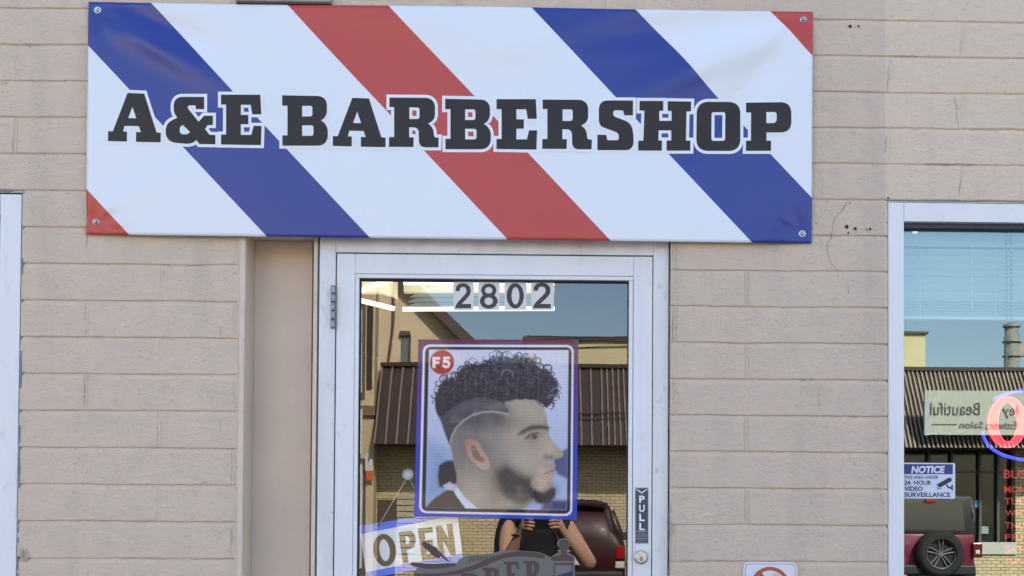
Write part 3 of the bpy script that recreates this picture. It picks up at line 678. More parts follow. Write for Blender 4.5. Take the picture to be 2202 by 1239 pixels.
def sdist(px, py, poly):
    d = np.full(px.shape, 1e9); ins = np.zeros(px.shape, bool); n = len(poly)
    for i in range(n):
        ax_, ay = poly[i-1][:2]; bx1, by = poly[i][:2]; ex, ey = bx1-ax_, by-ay; t = np.clip(((px-ax_)*ex+(py-ay)*ey)/(ex*ex+ey*ey+1e-9), 0, 1)
        d = np.minimum(d, np.hypot(px-ax_-ex*t, py-ay-ey*t)); c_ = ((ay > py) != (by > py)) & (px < (bx1-ax_)*(py-ay)/(by-ay+1e-12)+ax_); ins ^= c_
    return np.where(ins, -d, d)
def lstroke(px, py, pts):
    d = np.full(px.shape, 1e9)
    for i in range(1, len(pts)):
        ax_, ay = pts[i-1]; bx1, by = pts[i]; ex, ey = bx1-ax_, by-ay; t = np.clip(((px-ax_)*ex+(py-ay)*ey)/(ex*ex+ey*ey+1e-9), 0, 1); d = np.minimum(d, np.hypot(px-ax_-ex*t, py-ay-ey*t))
    return d
def smooth(p, n=4):
    out = []; m_ = len(p)
    for i in range(m_):
        p0, p1, p2, p3 = [np.array(p[(i+k_-1) % m_], float) for k_ in range(4)]
        for k_ in range(n):
            t = k_/n; q = .5*((2*p1)+(-p0+p2)*t+(2*p0-5*p1+4*p2-p3)*t*t+(-p0+3*p1-3*p2+p3)*t**3); out.append((q[0], q[1]))
    return out
def poster_cols(PX, PY):
    x = (PX-860)*2.817; y = (PY-700)*2.817                            # working frame of the picture
    lin = lambda c: np.array(S(c))
    C_ = np.zeros(x.shape+(3,))
    def put(a, col):
        nonlocal C_
        a = np.clip(a, 0, 1)[..., None]; C_ = C_*(1-a)+a*(np.array(col) if not isinstance(col, np.ndarray) or col.ndim == 1 else col)
    def sm(d, w): return np.clip(.5-d/(2*w), 0, 1)
    t = np.clip((y-90)/700, 0, 1)[..., None]
    C_ = lin((100, 52, 84))*(1-t)+lin((52, 74, 190))*t
    rr2 = lambda x0, y0, x1, y1_, r: sdist(x, y, fillet([(x0, y0, r), (x1, y0, r), (x1, y1_, r), (x0, y1_, r)], 8))
    put(sm(rr2(117, 119, 1050, 1155, 42), 3), lin((215, 220, 245)))
    put(sm(rr2(131, 132, 1038, 1143, 34), 3), lin((45, 48, 62)))
    inner = sm(rr2(155, 150, 1018, 1122, 2), 3)
    base = C_.copy()
    g_ = np.clip((y-150)/900, 0, 1)[..., None]; C_ = lin((196, 208, 238))*(1-g_)+lin((150, 176, 222))*g_
    put(sm(sdist(x, y, [(150, 700), (300, 780), (340, 960), (150, 1130)]), 60)*.6, lin((110, 140, 190)))
    put(sm(sdist(x, y, smooth([(232, 860), (318, 828), (352, 900), (345, 965), (290, 985), (235, 990)], 2)), 8), lin((62, 56, 66)))
    put(sm(sdist(x, y, [(930, 790), (1020, 745), (1020, 930), (960, 905), (935, 870)]), 10), lin((84, 96, 140)))
    put(sm(sdist(x, y, [(880, 1060), (1020, 1060), (1020, 1125), (860, 1125)]), 14), lin((70, 80, 118)))
    put(sm(sdist(x, y, [(150, 1125), (210, 1060), (300, 1000), (345, 985), (470, 1125)]), 7), lin((68, 62, 64)))
    head = smooth([(350, 1010), (343, 930), (322, 835), (302, 745), (275, 640), (290, 560), (400, 520), (560, 480), (640, 440), (760, 430), (850, 462), (876, 520), (890, 575), (900, 625), (906, 672), (935, 715), (985, 765), (992, 790), (962, 806), (938, 812), (930, 832), (947, 855), (934, 872), (943, 898), (928, 925), (932, 965), (905, 1002), (860, 1020), (800, 1060), (745, 1125), (600, 1127), (480, 1125), (400, 1075)], 3)
    hd = sdist(x, y, head); put(sm(hd, 7), lin((154, 151, 145)))
    HM = sm(hd, 5)
    put(HM*sm(np.hypot((x-420)/160, (y-700)/180)-1, .7)*.9, lin((106, 110, 116)))           # faded side
    put(HM*sm(np.hypot((x-470)/230, (y-560)/70)-1, .5)*.85, lin((76, 78, 88)))
    put(HM*sm(np.hypot((x-780)/130, (y-800)/110)-1, .6)*.5, lin((180, 174, 164)))             # cheek
    put(HM*sm(np.hypot((x-760)/110, (y-530)/60)-1, .6)*.5, lin((178, 173, 164)))
    put(HM*sm(np.hypot((x-480)/120, (y-1010)/100)-1, .7)*.5, lin((178, 168, 150)))
    put(HM*sm(np.hypot((x-590)/60, (y-850)/120)-1, .6)*.35, lin((120, 118, 118)))
    put(HM*sm(np.hypot((x-560)/50, (y-1000)/130)-1, .8)*.35, lin((120, 112, 104)))
    put(HM*sm(np.hypot((x-905)/40, (y-740)/60)-1, .8)*.3, lin((208, 196, 178)))
    put(HM*sm(lstroke(x, y, [(885, 590), (898, 640), (905, 690)])-6, 16)*.3, lin((130, 118, 108)))
    put(HM*sm(np.hypot((x-800)/70, (y-725)/24)-1, .7)*.28, lin((130, 120, 114)))
    put(HM*sm(lstroke(x, y, [(560, 1060), (600, 960), (580, 880)])-16, 40)*.4, lin((112, 104, 98)))
    put(HM*sm(lstroke(x, y, [(350, 1000), (335, 900), (315, 800), (300, 730)])-10, 30)*.35, lin((120, 112, 106)))
    beard = smooth([(585, 905), (640, 850), (690, 878), (760, 912), (835, 938), (838, 1000), (880, 1012), (935, 975), (948, 1015), (925, 1058), (860, 1078), (812, 1072), (745, 1098), (680, 1080), (620, 1040), (598, 975)], 3)
    put(sm(sdist(x, y, beard), 42)*.6, lin((84, 80, 82))); put(sm(sdist(x, y, beard)+12, 20)*.72, lin((48, 45, 50)))
    put(sm(np.hypot((x-640)/70, (y-920)/60)-1, .7)*.35, lin((80, 76, 80)))
    put(HM*sm(np.hypot((x-845)/48, (y-960)/42)-1, .3)*.85, lin((180, 170, 158)))
    put(sm(sdist(x, y, smooth([(812, 1008), (868, 1020), (925, 984), (948, 1002), (940, 1042), (898, 1078), (832, 1076)], 3)), 9)*.95, lin((44, 42, 52)))
    # side band and crown of curls
    band = smooth([(292, 730), (262, 660), (235, 585), (205, 530), (200, 470), (225, 400), (330, 350), (500, 400), (650, 430), (628, 472), (652, 530), (560, 517), (450, 528), (375, 572), (322, 640), (303, 700)], 3)
    put(sm(sdist(x, y, band), 6)*.95, lin((64, 62, 74)))
    put(sm(sdist(x, y, smooth([(320, 520), (420, 462), (560, 452), (640, 480), (640, 525), (520, 512), (400, 540), (340, 600)], 3)), 22)*.5, lin((92, 94, 108)))
    d = lstroke(x, y, [(298, 720), (306, 680), (330, 632), (372, 588), (430, 550), (490, 532), (550, 527), (600, 532), (650, 542)])
    put(sm(d-5, 3)*.75, lin((164, 168, 178)))
    crown = smooth([(200, 470), (205, 420), (240, 345), (285, 322), (330, 318), (352, 270), (400, 232), (470, 238), (535, 205), (600, 185), (665, 196), (725, 188), (800, 212), (835, 255), (890, 272), (930, 322), (955, 385), (935, 440), (890, 500), (852, 470), (830, 458), (760, 450), (690, 452), (620, 468), (500, 440), (380, 462), (290, 520), (235, 560)], 3)
    cd_ = sdist(x, y, crown); nzv = vnoise(x/14, y/14, 31)*10-5
    put(sm(cd_+nzv, 5), lin((52, 50, 62))); CM = sm(cd_+4, 4)
    rc = random.Random(11)
    def ring(cx, cy, r, w, a0, a1, col, al):
        pts = [(cx+r*math.cos(a0+(a1-a0)*i/9), cy+r*.9*math.sin(a0+(a1-a0)*i/9)) for i in range(10)]
        sel = (np.abs(x-cx) < r+w+4) & (np.abs(y-cy) < r+w+4)
        if not sel.any(): return
        dd = lstroke(x[sel], y[sel], pts); a = np.clip(.5-(dd-w)/4, 0, 1)*al; C_[sel] = C_[sel]*(1-a[:, None])+a[:, None]*lin(col)
    cp = crown[:]
    for i, (ex, ey) in enumerate(cp):
        if ey > 500 or (ey > 440 and 300 < ex < 840): continue
        for _ in range(1):
            r = rc.uniform(13, 27); jx, jy = rc.uniform(-16, 16), rc.uniform(-16, 10); a0 = rc.uniform(0, 6.28)
            ring(ex+jx, ey+jy, r, rc.uniform(1.5, 4), a0, a0+rc.uniform(3., 6.), (46+rc.randint(0, 25), 46+rc.randint(0, 22), 58+rc.randint(0, 25)), .95)
    fl1 = vnoise(x/16+vnoise(x/30, y/30, 41)*5, y/13+vnoise(x/26, y/22, 42)*6, 43); fl2 = vnoise(x/7+vnoise(x/15, y/15, 44)*4, y/6, 45)
    sel_ = CM*np.clip((fl1-.52)*3, 0, 1)*np.clip((520-y)/200, 0, 1); put(sel_*.55, lin((96, 100, 122)))
    put(CM*np.clip((.42-fl2)*4, 0, 1)*.6, lin((30, 28, 38))); put(CM*np.clip((fl2-.66)*5, 0, 1)*.4*np.clip((480-y)/200, .1, 1), lin((110, 112, 132)))
    for _ in range(150):
        cx, cy = rc.uniform(215, 940), rc.uniform(195, 470)
        if sdist(np.array([cx]), np.array([cy]), crown)[0] > -6 or (cy > 390 and 360 < cx < 830): continue
        r = rc.uniform(11, 32); a0 = rc.uniform(2.2, 5.6); lt = rc.random() < .5
        ring(cx, cy, r, rc.uniform(1, 3.4), a0, a0+rc.uniform(1.0, 2.8), (92, 96, 114) if lt else (28, 26, 36), rc.uniform(.2, .5) if lt else .5)
    for _ in range(90):
        i_ = rc.randrange(len(cp)); ex, ey = cp[i_]
        if ey > 430: continue
        r = rc.uniform(6, 16); a0 = rc.uniform(0, 6.28); ring(ex+rc.uniform(-16, 16), ey+rc.uniform(-16, 6), r, rc.uniform(.5, 1.8), a0, a0+rc.uniform(2, 4.5), (50, 48, 60), .8)
    gr1 = vnoise(x/3.2, y/3.2, 51); gr2 = vnoise(x/45, y/45, 52)
    put(HM*(1-CM)*np.clip((gr1-.55)*2, 0, 1)*.16, lin((110, 104, 100))); put(HM*(1-CM)*np.clip((gr2-.5)*2, 0, 1)*.18, lin((176, 172, 166)))
    put(sm(sdist(x, y, beard), 26)*np.clip((gr1-.4)*2, 0, 1)*.45, lin((38, 36, 42)))
    put(HM*sm(np.hypot((x-430)/190, (y-600)/90)-1, .4)*np.clip((gr1-.45)*2, 0, 1)*.35*(1-CM), lin((84, 84, 94)))
    for (cx, cy, r) in ((598, 205, 20), (690, 200, 26), (800, 220, 22), (560, 215, 16), (300, 335, 22), (940, 400, 22), (915, 440, 20), (830, 240, 14), (395, 250, 16), (640, 300, 34), (725, 205, 18)):
        ring(cx, cy, r, 3.5, 3.0, 6.4, (128, 134, 152), .7)
    ring(885, 262, 26, 3, 3.6, 5.3, (60, 58, 70), .9)
    # ear
    ear = smooth([(388, 725), (400, 702), (432, 696), (468, 715), (500, 765), (532, 815), (546, 862), (530, 892), (490, 880), (440, 840), (405, 795)], 3)
    put(sm(sdist(x, y, ear), 7), lin((166, 148, 138))); put(sm(sdist(x, y, ear), 7)*sm(np.hypot((x-500)/40, (y-850)/45)-1, .6)*.6, lin((188, 172, 160)))
    put(sm(lstroke(x, y, [(398, 780), (393, 740), (410, 712), (440, 704)])-7, 12)*.6, lin((146, 86, 82)))
    put(sm(sdist(x, y, smooth([(425, 745), (450, 735), (485, 790), (515, 822), (490, 838), (445, 810)], 3)), 7)*.75, lin((122, 92, 86)))
    put(sm(lstroke(x, y, [(440, 760), (465, 750), (492, 805)])-3, 4)*.6, lin((190, 170, 158)))
    put(sm(lstroke(x, y, [(412, 815), (450, 860), (500, 890), (540, 895)])-2, 4)*.5, lin((110, 96, 90)))
    # eye, brow, nose and mouth
    put(sm(sdist(x, y, smooth([(712, 668), (745, 632), (800, 608), (860, 606), (905, 618), (898, 632), (840, 632), (780, 643), (740, 662)], 3)), 10)*.95, lin((72, 66, 70)))
    put(HM*sm(np.hypot((x-805)/50, (y-668)/26)-1, .5)*.5, lin((120, 108, 104)))
    put(sm(sdist(x, y, smooth([(762, 690), (790, 668), (835, 655), (842, 672), (815, 692), (785, 696)], 3)), 5)*.8, lin((128, 121, 120)))
    put(sm(np.hypot((x-815)/14, (y-679)/13)-1, .4)*.85, lin((62, 58, 64)))
    put(sm(lstroke(x, y, [(758, 690), (788, 666), (838, 652)])-4, 5)*.9, lin((52, 46, 52)))
    put(sm(lstroke(x, y, [(770, 700), (800, 712), (835, 700)])-2, 4)*.4, lin((120, 105, 100)))
    put(HM*sm(np.hypot((x-905)/34, (y-800)/14)-1, .6)*.7, lin((118, 98, 94)))
    put(HM*sm(lstroke(x, y, [(888, 770), (880, 795), (893, 812)])-3, 6)*.45, lin((128, 108, 102)))
    put(HM*sm(lstroke(x, y, [(872, 906), (900, 892), (940, 882)])-3, 3)*.9, lin((96, 70, 76)))
    put(HM*sm(sdist(x, y, [(890, 905), (942, 884), (945, 898), (925, 916)]), 5)*.7, lin((176, 142, 144)))
    put(HM*sm(lstroke(x, y, [(905, 905), (880, 935), (850, 930)])-2, 8)*.3, lin((120, 105, 100)))
    # neck cloth and cape
    put(sm(sdist(x, y, [(322, 1012), (345, 985), (385, 1045), (475, 1122), (400, 1122), (345, 1050)]), 4), lin((196, 212, 232)))
    put(sm(sdist(x, y, [(258, 985), (300, 960), (345, 990), (330, 1015), (285, 1010)]), 6), lin((190, 190, 206)))
    put(sm(sdist(x, y, [(520, 1128), (600, 1112), (700, 1108), (745, 1128)]), 8)*.5, lin((120, 112, 104)))
    # round numbered badge
    put(sm(np.hypot(x-237, y-227)-75, 4), lin((166, 62, 52)))
    Fp = [(178, 195), (225, 195), (225, 212), (198, 212), (198, 222), (220, 222), (220, 238), (198, 238), (198, 262), (178, 262)]
    put(sm(sdist(x, y, Fp), 3), lin((226, 226, 240)))
    put(sm(sdist(x, y, [(245, 193), (285, 193), (285, 209), (258, 209), (257, 219), (245, 226)]), 3), lin((226, 226, 240)))
    put(sm(lstroke(x, y, [(250, 226), (262, 220), (276, 226), (281, 238), (276, 252), (262, 257), (246, 248)])-8, 3), lin((226, 226, 240)))
    C_ = base*(1-inner[..., None])+C_*inner[..., None]
    C_ = C_/np.array((.74, .90, 1.08))*.90
    # faint perforation rows of the print
    C_ = C_*(1+.05*(np.sin(y*1.6)*(.5+.5*vnoise(x/60, y/5, 33)))[..., None])
    C_ *= (1+.05*(vnoise(x/9, y/90, 34)-.5))[..., None]
    return np.clip(C_, 0, 1)
M_ink = ink_mat()
po = thing('haircut_poster', 'portrait poster of a curly haired man in profile with a red F5 badge', 'poster', W(1066, 1115, .055))
vcol_sheet('picture', 891, 731, 1243, 1118, 1.15, poster_cols, on(.0425), M_ink, po, corners=((899.5, 730), (1244, 731), (1240.5, 1118), (890.5, 1111)))
flat('curled_corner', [[(1228, 730), (1245, 731.5), (1244, 741)]], on(.0415), mat('poster_back', (.12, .06, .13), .6), po)

# OPEN sign on its string
os_ = thing('open_sign', 'tilted white and blue plastic OPEN sign hanging on a string behind the door glass', 'sign', W(880, 1239, .06))
OC = [(772, 1131), (983, 1098), (996, 1208), (789, 1244)]
def omap(eps):
    def f(u, v): 
        px = (OC[0][0]*(1-u)+OC[1][0]*u)*(1-v)+(OC[3][0]*(1-u)+OC[2][0]*u)*v; py = (OC[0][1]*(1-u)+OC[1][1]*u)*(1-v)+(OC[3][1]*(1-u)+OC[2][1]*u)*v
        return W(px, py, .075-eps)
    return f
M_ob = mat('sign_blue', (.02, .20, 1.0), .4); M_ow = mat('sign_white', (.93, .95, 1.0), .35)
bk = flat('board', [[(0, 0), (1, 0), (1, 1), (0, 1)]], omap(0), M_ow, os_)
flat('blue_band', [[(0, 0), (1, 0), (1, .085), (0, .16)]], omap(.0005), M_ob, os_)
flat('blue_band', [[(0, .88), (1, .84), (1, 1), (0, 1)]], omap(.0005), M_ob, os_)
b = MB(); mo = omap(.001)
M_ol = mat('sign_dark_letter', (.055, .04, .02), .3)
cons = [[(.22+.115*math.cos(a)*1.0, .53+.31*math.sin(a)) for a in [2*PI*k/32 for k in range(32)]], [(.22+.052*math.cos(a), .53+.21*math.sin(a)) for a in [2*PI*k/32 for k in range(32)]]]
b.add([mo(*p) for q_ in cons for p in q_], tessellate_polygon([[Vector((x, y, 0)) for x, y in q_] for q_ in cons]))
cons = [[(.385, .235), (.47, .235), (.515, .25), (.54, .30), (.55, .40), (.54, .50), (.515, .56), (.47, .59), (.445, .59), (.445, .85), (.385, .85)], [(.445, .33), (.475, .34), (.49, .41), (.475, .48), (.445, .49)]]
b.add([mo(*p) for q_ in cons for p in q_], tessellate_polygon([[Vector((x, y, 0)) for x, y in q_] for q_ in cons]))
for pts in ([(.585, .23), (.73, .23), (.73, .34), (.645, .34), (.645, .47), (.715, .47), (.715, .57), (.645, .57), (.645, .74), (.73, .74), (.73, .85), (.585, .85)],
            [(.765, .23), (.82, .23), (.88, .52), (.88, .23), (.935, .23), (.935, .84), (.885, .84), (.82, .52), (.82, .84), (.765, .84)]):
    b.add([mo(*p) for p in pts], tessellate_polygon([[Vector((x, y, 0)) for x, y in pts]]))
b.build('lettering', M_ol, os_)
b = MB(); b.tube([W(816, 1127, .070), W(874, 1030, .062)], .0011, 6); b.tube([W(880, 1030, .062), W(893, 1052, .064), W(952, 1105, .070)], .0011, 6); b.build('string', mat('twine', (.55, .50, .42), .8), os_)
b = MB()
for px, py in ((816.5, 1127.5), (952, 1107)):
    b = MB(); c = W(px, py, .073); b.lathe((c.x, c.y, c.z), [(.0022, -.001), (.003, -.0025), (.0045, -.001)], 16); b.build('eyelet', M_steel, os_)
sc_ = thing('suction_cup', 'small clear round suction cup holding the sign string', 'suction cup', W(877, 1032, .05))
c = W(877, 1020, .047); b = MB(); b.lathe((c.x, c.y, c.z), [(.0155, 0), (.0145, .003), (.009, .006), (.006, .012), (.004, .014)], 28); b.build('cup', mat('milky_plastic', (.42, .44, .46), .25), sc_, smooth=True)
b = MB(); b.lathe((c.x, c.y-.0003, c.z), [(.0080, 0), (.0083, .002)], 24); b.build('centre_disc', mat('milky_disc', (.55, .57, .58), .3), sc_)

# shop decal at the foot of the door glass
dc = thing('barber_decal', 'grey and brown vinyl BARBER decal with razor, comb and barber pole', 'decal', W(1060, 1300, .05))
M_dg = mat('decal_grey', (.155, .145, .13), .6); M_db = mat('decal_brown', (.085, .050, .046), .6); y0_ = .0436
D = lambda pts: [(860+x/5.0045, 1080+y/5.0045) for x, y in pts]
flat('badge', [D(smooth([(150, 760), (330, 705), (560, 690), (640, 620), (720, 575), (850, 570), (1000, 545), (1150, 520), (1350, 525), (1500, 540), (1575, 570), (1620, 590), (1670, 560), (1720, 530), (1715, 500), (1690, 450), (1710, 405), (1765, 390), (1820, 410), (1835, 455), (1815, 500), (1800, 530), (1860, 575), (1880, 640), (1885, 900), (1885, 1300), (1000, 1500), (150, 1300)], 4))], on(y0_), M_dg, dc)
flat('ribbon', [D(smooth([(160, 770), (350, 770), (560, 745), (760, 690), (920, 620), (1080, 560), (1250, 530), (1420, 535), (1540, 560), (1560, 590), (1540, 605), (1400, 590), (1250, 585), (1100, 610), (950, 670), (780, 735), (580, 780), (350, 800), (165, 795)], 3))], on(y0_-.0004), M_db, dc)
flat('razor_blade', [D([(225, 445), (265, 420), (300, 440), (395, 490), (420, 530), (535, 640), (520, 645), (440, 585), (415, 612), (330, 555)])], on(y0_-.0006), M_db, dc)
flat('razor_handle', [D(smooth([(118, 650), (160, 648), (330, 665), (560, 655), (600, 670), (590, 690), (450, 712), (300, 715), (150, 692), (115, 668)], 3))], on(y0_-.0008), M_db, dc)
b = MB(); my = on(y0_-.0006)
for i in range(9):
    x = 748+i*36; yt = 590-i*2; q_ = D([(x+8, yt), (x+22, yt-3), (x+6, yt+64-i*5), (x-8, yt+62-i*5)]); b.add([my(*p) for p in q_], [(0, 1, 2, 3)])
b.build('comb_teeth', M_db, dc)
flat('pole_top', [D(smooth([(1640, 590), (1720, 570), (1735, 540), (1712, 490), (1708, 440), (1740, 405), (1790, 405), (1822, 440), (1820, 490), (1795, 540), (1800, 565), (1870, 590), (1875, 630), (1755, 632), (1640, 630)], 3))], on(y0_-.0005), M_db, dc)
flat('pole_body', [D([(1655, 655), (1865, 655), (1865, 1100), (1655, 1100)])], on(y0_-.0005), M_db, dc)
flat('pole_glass', [D([(1668, 680), (1852, 680), (1852, 1090), (1668, 1090)])], on(y0_-.0008), mat('decal_pale', (.17, .16, .15), .6), dc)
flat('pole_stripe', [D([(1668, 800), (1852, 740), (1852, 860), (1668, 920)])], on(y0_-.0011), mat('decal_purple', (.045, .02, .10), .6), dc)
# the BARBER lettering, slab serifs drawn by hand (mostly below the frame)
b = MB()
def slab(ch, x0, yt, w, h_, sk):
    def q(u, v): X_ = x0+u*w; return (X_+sk*v, yt+v*h_-.035*(X_-x0)*0)
    E_ = {'E': [[(0, 0), (.92, 0), (.95, .26), (.82, .26), (.76, .11), (.46, .11), (.46, .42), (.66, .42), (.66, .56), (.46, .56), (.46, .88), (.80, .88), (.9, .7), (1, .7), (.97, 1), (0, 1), (0, .9), (.16, .88), (.16, .11), (0, .1)]],
          'R': [[(0, 0), (.62, 0), (.85, .08), (.9, .25), (.84, .42), (.66, .5), (.86, .62), (.9, .88), (1, .9), (1, 1), (.72, 1), (.6, .9), (.58, .65), (.46, .56), (.46, .88), (.58, .9), (.58, 1), (0, 1), (0, .9), (.14, .88), (.14, .11), (0, .1)], [(.46, .11), (.56, .13), (.6, .27), (.56, .42), (.46, .45)]],
          'B': [[(0, 0), (.62, 0), (.85, .08), (.88, .25), (.82, .4), (.72, .47), (.88, .55), (.94, .75), (.86, .93), (.64, 1), (0, 1), (0, .9), (.14, .88), (.14, .11), (0, .1)], [(.46, .11), (.56, .13), (.6, .26), (.56, .4), (.46, .42)], [(.46, .54), (.58, .57), (.62, .72), (.58, .87), (.46, .89)]],
          'A': [[(.36, 0), (.66, 0), (.94, .88), (1, .9), (1, 1), (.6, 1), (.6, .9), (.68, .88), (.62, .7), (.36, .7), (.3, .88), (.4, .9), (.4, 1), (0, 1), (0, .9), (.08, .88), (.34, .12)], [(.48, .25), (.58, .58), (.39, .58)]]}[ch]
    cons = [D([q(u, v) for u, v in c]) for c in E_]; b.add([my(*p) for c in cons for p in c], tessellate_polygon([[Vector((x, y, 0)) for x, y in c] for c in cons]))
for ch, x0, yt, w in (('B', 440, 860, 200), ('A', 660, 780, 0), ('R', 655, 765, 210), ('B', 890, 705, 200), ('E', 1120, 640, 165), ('R', 1330, 632, 190)):
    if w: slab(ch, x0, yt, w, 300, 12)
b.build('lettering', M_db, dc)

# ------------------------------------------------------------------ lit ceiling fixture behind the door glass
M_tube = mat('lit_tube', (.9, .9, .85), .5, emit=(1, .95, .78), estr=.85)
M_glow = mat('cream_diffuser', (.7, .66, .5), .5, emit=(1, .88, .55), estr=.14)
fx = thing('light_frame', 'angular arrangement of glowing white tubes above a cream panel inside the shop', 'ceiling light', W(970, 660, 1.6))
def T(pts, w, y=1.55, m=M_tube, name='light_tube'):
    mb = MB()
    for i in range(len(pts)-1):
        (ax_, ay), (bx1, by) = pts[i], pts[i+1]; mb.tube([W(ax_, ay, y), W(bx1, by, y)], w*(y+3.2)/F/2, 10)
    return mb.build(name, m, fx)
T([(769, 629), (800, 615), (850, 600)], 10); T([(769, 645), (848, 664)], 10); T([(868, 606), (1192, 606)], 13); T([(866, 665), (1192, 664)], 9)
for poly in ([(769, 590), (853, 590), (853, 640), (820, 629), (769, 629)], [(868, 590), (935, 590), (905, 628), (868, 628)], [(925, 612), (1192, 612), (1192, 629), (907, 629)]):
    plate('diffuser', poly, 1.62, 1.66, M_glow, fx)
M_lv = mat('louvre', (.28, .34, .36), .5, emit=(.6, .85, 1), estr=.02)
for i, y in enumerate((631, 641, 651)): plate('louvre', [(895, y), (1192, y), (1192, y+8), (880-i*3, y+8)], 1.62, 1.65, M_lv, fx)

# ------------------------------------------------------------------ things behind / on the right window
bl = thing('window_blind', 'pale horizontal slat blind pulled half up behind the right window', 'blind', W(2100, 690, .16))
M_bl = mat('blind_slat', (.70, .74, .72), .6, var=.1, vscale=3); YB = .15
b = MB(); b.box(wx(1925, 520, YB), 3.72, YB-.02, YB+.03, wz(534, 2100, YB), wz(478, 2100, YB)); b.build('headrail', M_bl, bl, bev=.003)
b = MB()
ys = [540+15.5*i for i in range(7)]+[646+6.5*i for i in range(6)]
for i, yy in enumerate(ys):
    z = wz(yy+6, 2100, YB); hh = .0125 if i < 7 else .006
    b.add([(wx(1925, 600, YB), YB+.011, z-hh*.85), (3.72, YB+.011, z-hh*.85-.004), (3.72, YB-.011, z+hh*.85-.004), (wx(1925, 600, YB), YB-.011, z+hh*.85)], [(0, 1, 2, 3)])
sl_ = b.build('slats', M_bl, bl); s2 = sl_.modifiers.new('t', 'SOLIDIFY'); s2.thickness = .001
b = MB(); b.box(wx(1925, 680, YB), 3.72, YB-.012, YB+.012, wz(689, 2100, YB), wz(683, 2100, YB)); b.build('bottom_rail', M_bl, bl, bev=.002)
for px in (1978, 2090, 2140): b = MB(); b.tube([W(px, 500, YB-.02), W(px+1, 690, YB-.02)], .0009, 5); b.build('cord', M_bl, bl)
def chain(pts, lab):
    t = thing('hanging_chain', lab, 'chain', pts[-1], 'chains of the neon sign'); a, e = pts; n = int((a-e).length/.0118); b = MB()
    for i in range(n):
        c = a+(e-a)*((i+.5)/n); rt = i % 2; q_ = []
        for k in range(13):
            an = 2*PI*k/12; dx, dz = .0036*math.cos(an), .0078*math.sin(an); q_.append((c.x+(dx if rt else dx*.35), c.y+(0 if rt else dx*.9), c.z+dz))
        b.tube(q_, .0010, 5, cap=False)
    b.build('links', mat('chain_metal', (.10, .12, .12), .4, metal=.5), t, smooth=True)
chain([W(2164.5, 490, .10), W(2165, 820, .10)], 'thin metal chain hanging in the window, left one of the pair')
chain([W(2174, 490, .11), W(2174.5, 820, .11)], 'thin metal chain hanging in the window, right one of the pair')
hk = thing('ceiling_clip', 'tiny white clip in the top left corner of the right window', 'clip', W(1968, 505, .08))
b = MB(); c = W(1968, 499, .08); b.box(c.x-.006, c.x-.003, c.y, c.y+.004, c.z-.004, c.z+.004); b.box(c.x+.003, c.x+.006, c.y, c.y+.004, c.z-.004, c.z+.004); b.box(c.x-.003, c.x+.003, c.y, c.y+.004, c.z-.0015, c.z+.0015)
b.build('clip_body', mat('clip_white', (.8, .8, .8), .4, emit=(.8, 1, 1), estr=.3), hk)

# neon sign
ne = thing('neon_open_sign', 'lit neon sign with a red letter O inside a blue oval tube', 'neon sign', W(2260, 990, .10))
M_nr = mat('neon_red', (.9, .2, .2), .4, emit=(1, .004, .01), estr=1.0); M_nre = mat('neon_red_core', (.9, .4, .4), .4, emit=(1, .04, .05), estr=.8); M_nb = mat('neon_blue', (.2, .2, .9), .4, emit=(.05, .06, 1), estr=.6)
def neon(contours, y, m, nm='letter_tube'):
    for con in contours: pass
    pts = [p for c in contours for p in c]; tr = tessellate_polygon([[Vector((x, yy, 0)) for x, yy in c] for c in contours]); n = len(pts)
    a = [W(x, yy, y) for x, yy in pts]; bb = [Vector((p.x, y+.012, p.z)) for p in a]; fs_ = [tuple(t) for t in tr]+[tuple(i+n for i in t)[::-1] for t in tr]; o0 = 0
    for c in contours:
        k_ = len(c); fs_ += [(o0+i, o0+(i+1) % k_, n+o0+(i+1) % k_, n+o0+i) for i in range(k_)]; o0 += k_
    return mesh_obj(nm, a+bb, fs_, m, ne)
neon([circ(2167, 908, 41, 48, 55), circ(2168, 908, 21, 48, 42)], .10, M_nr)
b = MB()
for rx, ry in ((40.5, 54.5), (21.5, 42.5)): b.tube([W(2167+rx*math.cos(a), 908+ry*math.sin(a), .098) for a in [2*PI*k/48 for k in range(49)]], .0014, 6, cap=False)
b.build('tube_edge', M_nre, ne)
for ch, x in (('P', 2225), ('E', 2285), ('N', 2345)):
    b = MB(); text(b, ch, x, 856, x+46, 962, on(.10), off=.03); b.build('letter_tube', M_nr, ne)
b = MB(); b.tube([W(2290-178*abs(math.cos(a))**.6*(1 if math.cos(a) > 0 else -1), 914-78*abs(math.sin(a))**.8*(1 if math.sin(a) > 0 else -1), .103) for a in [PI*.22+(2*PI-PI*.22-.0+.0)*k/96 for k in range(95)]], .0048, 8)
b.build('oval_tube', M_nb, ne, smooth=True)
# hours lettering
hr = thing('opening_hours', 'faded red vinyl lettering with the weekday list on the right window', 'lettering', W(2200, 1212, .05))
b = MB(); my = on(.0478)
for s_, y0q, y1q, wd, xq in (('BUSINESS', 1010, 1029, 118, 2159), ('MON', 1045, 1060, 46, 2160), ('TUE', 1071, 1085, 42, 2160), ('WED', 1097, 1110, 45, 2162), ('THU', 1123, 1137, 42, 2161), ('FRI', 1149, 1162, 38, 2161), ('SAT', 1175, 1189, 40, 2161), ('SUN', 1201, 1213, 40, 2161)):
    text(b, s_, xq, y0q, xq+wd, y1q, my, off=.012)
b.build('letters', mat('red_vinyl_glow', (.75, .05, .04), .5, emit=(1, .04, .03), estr=.12), hr)  # plain vinyl given a faint red glow so the letters stand out

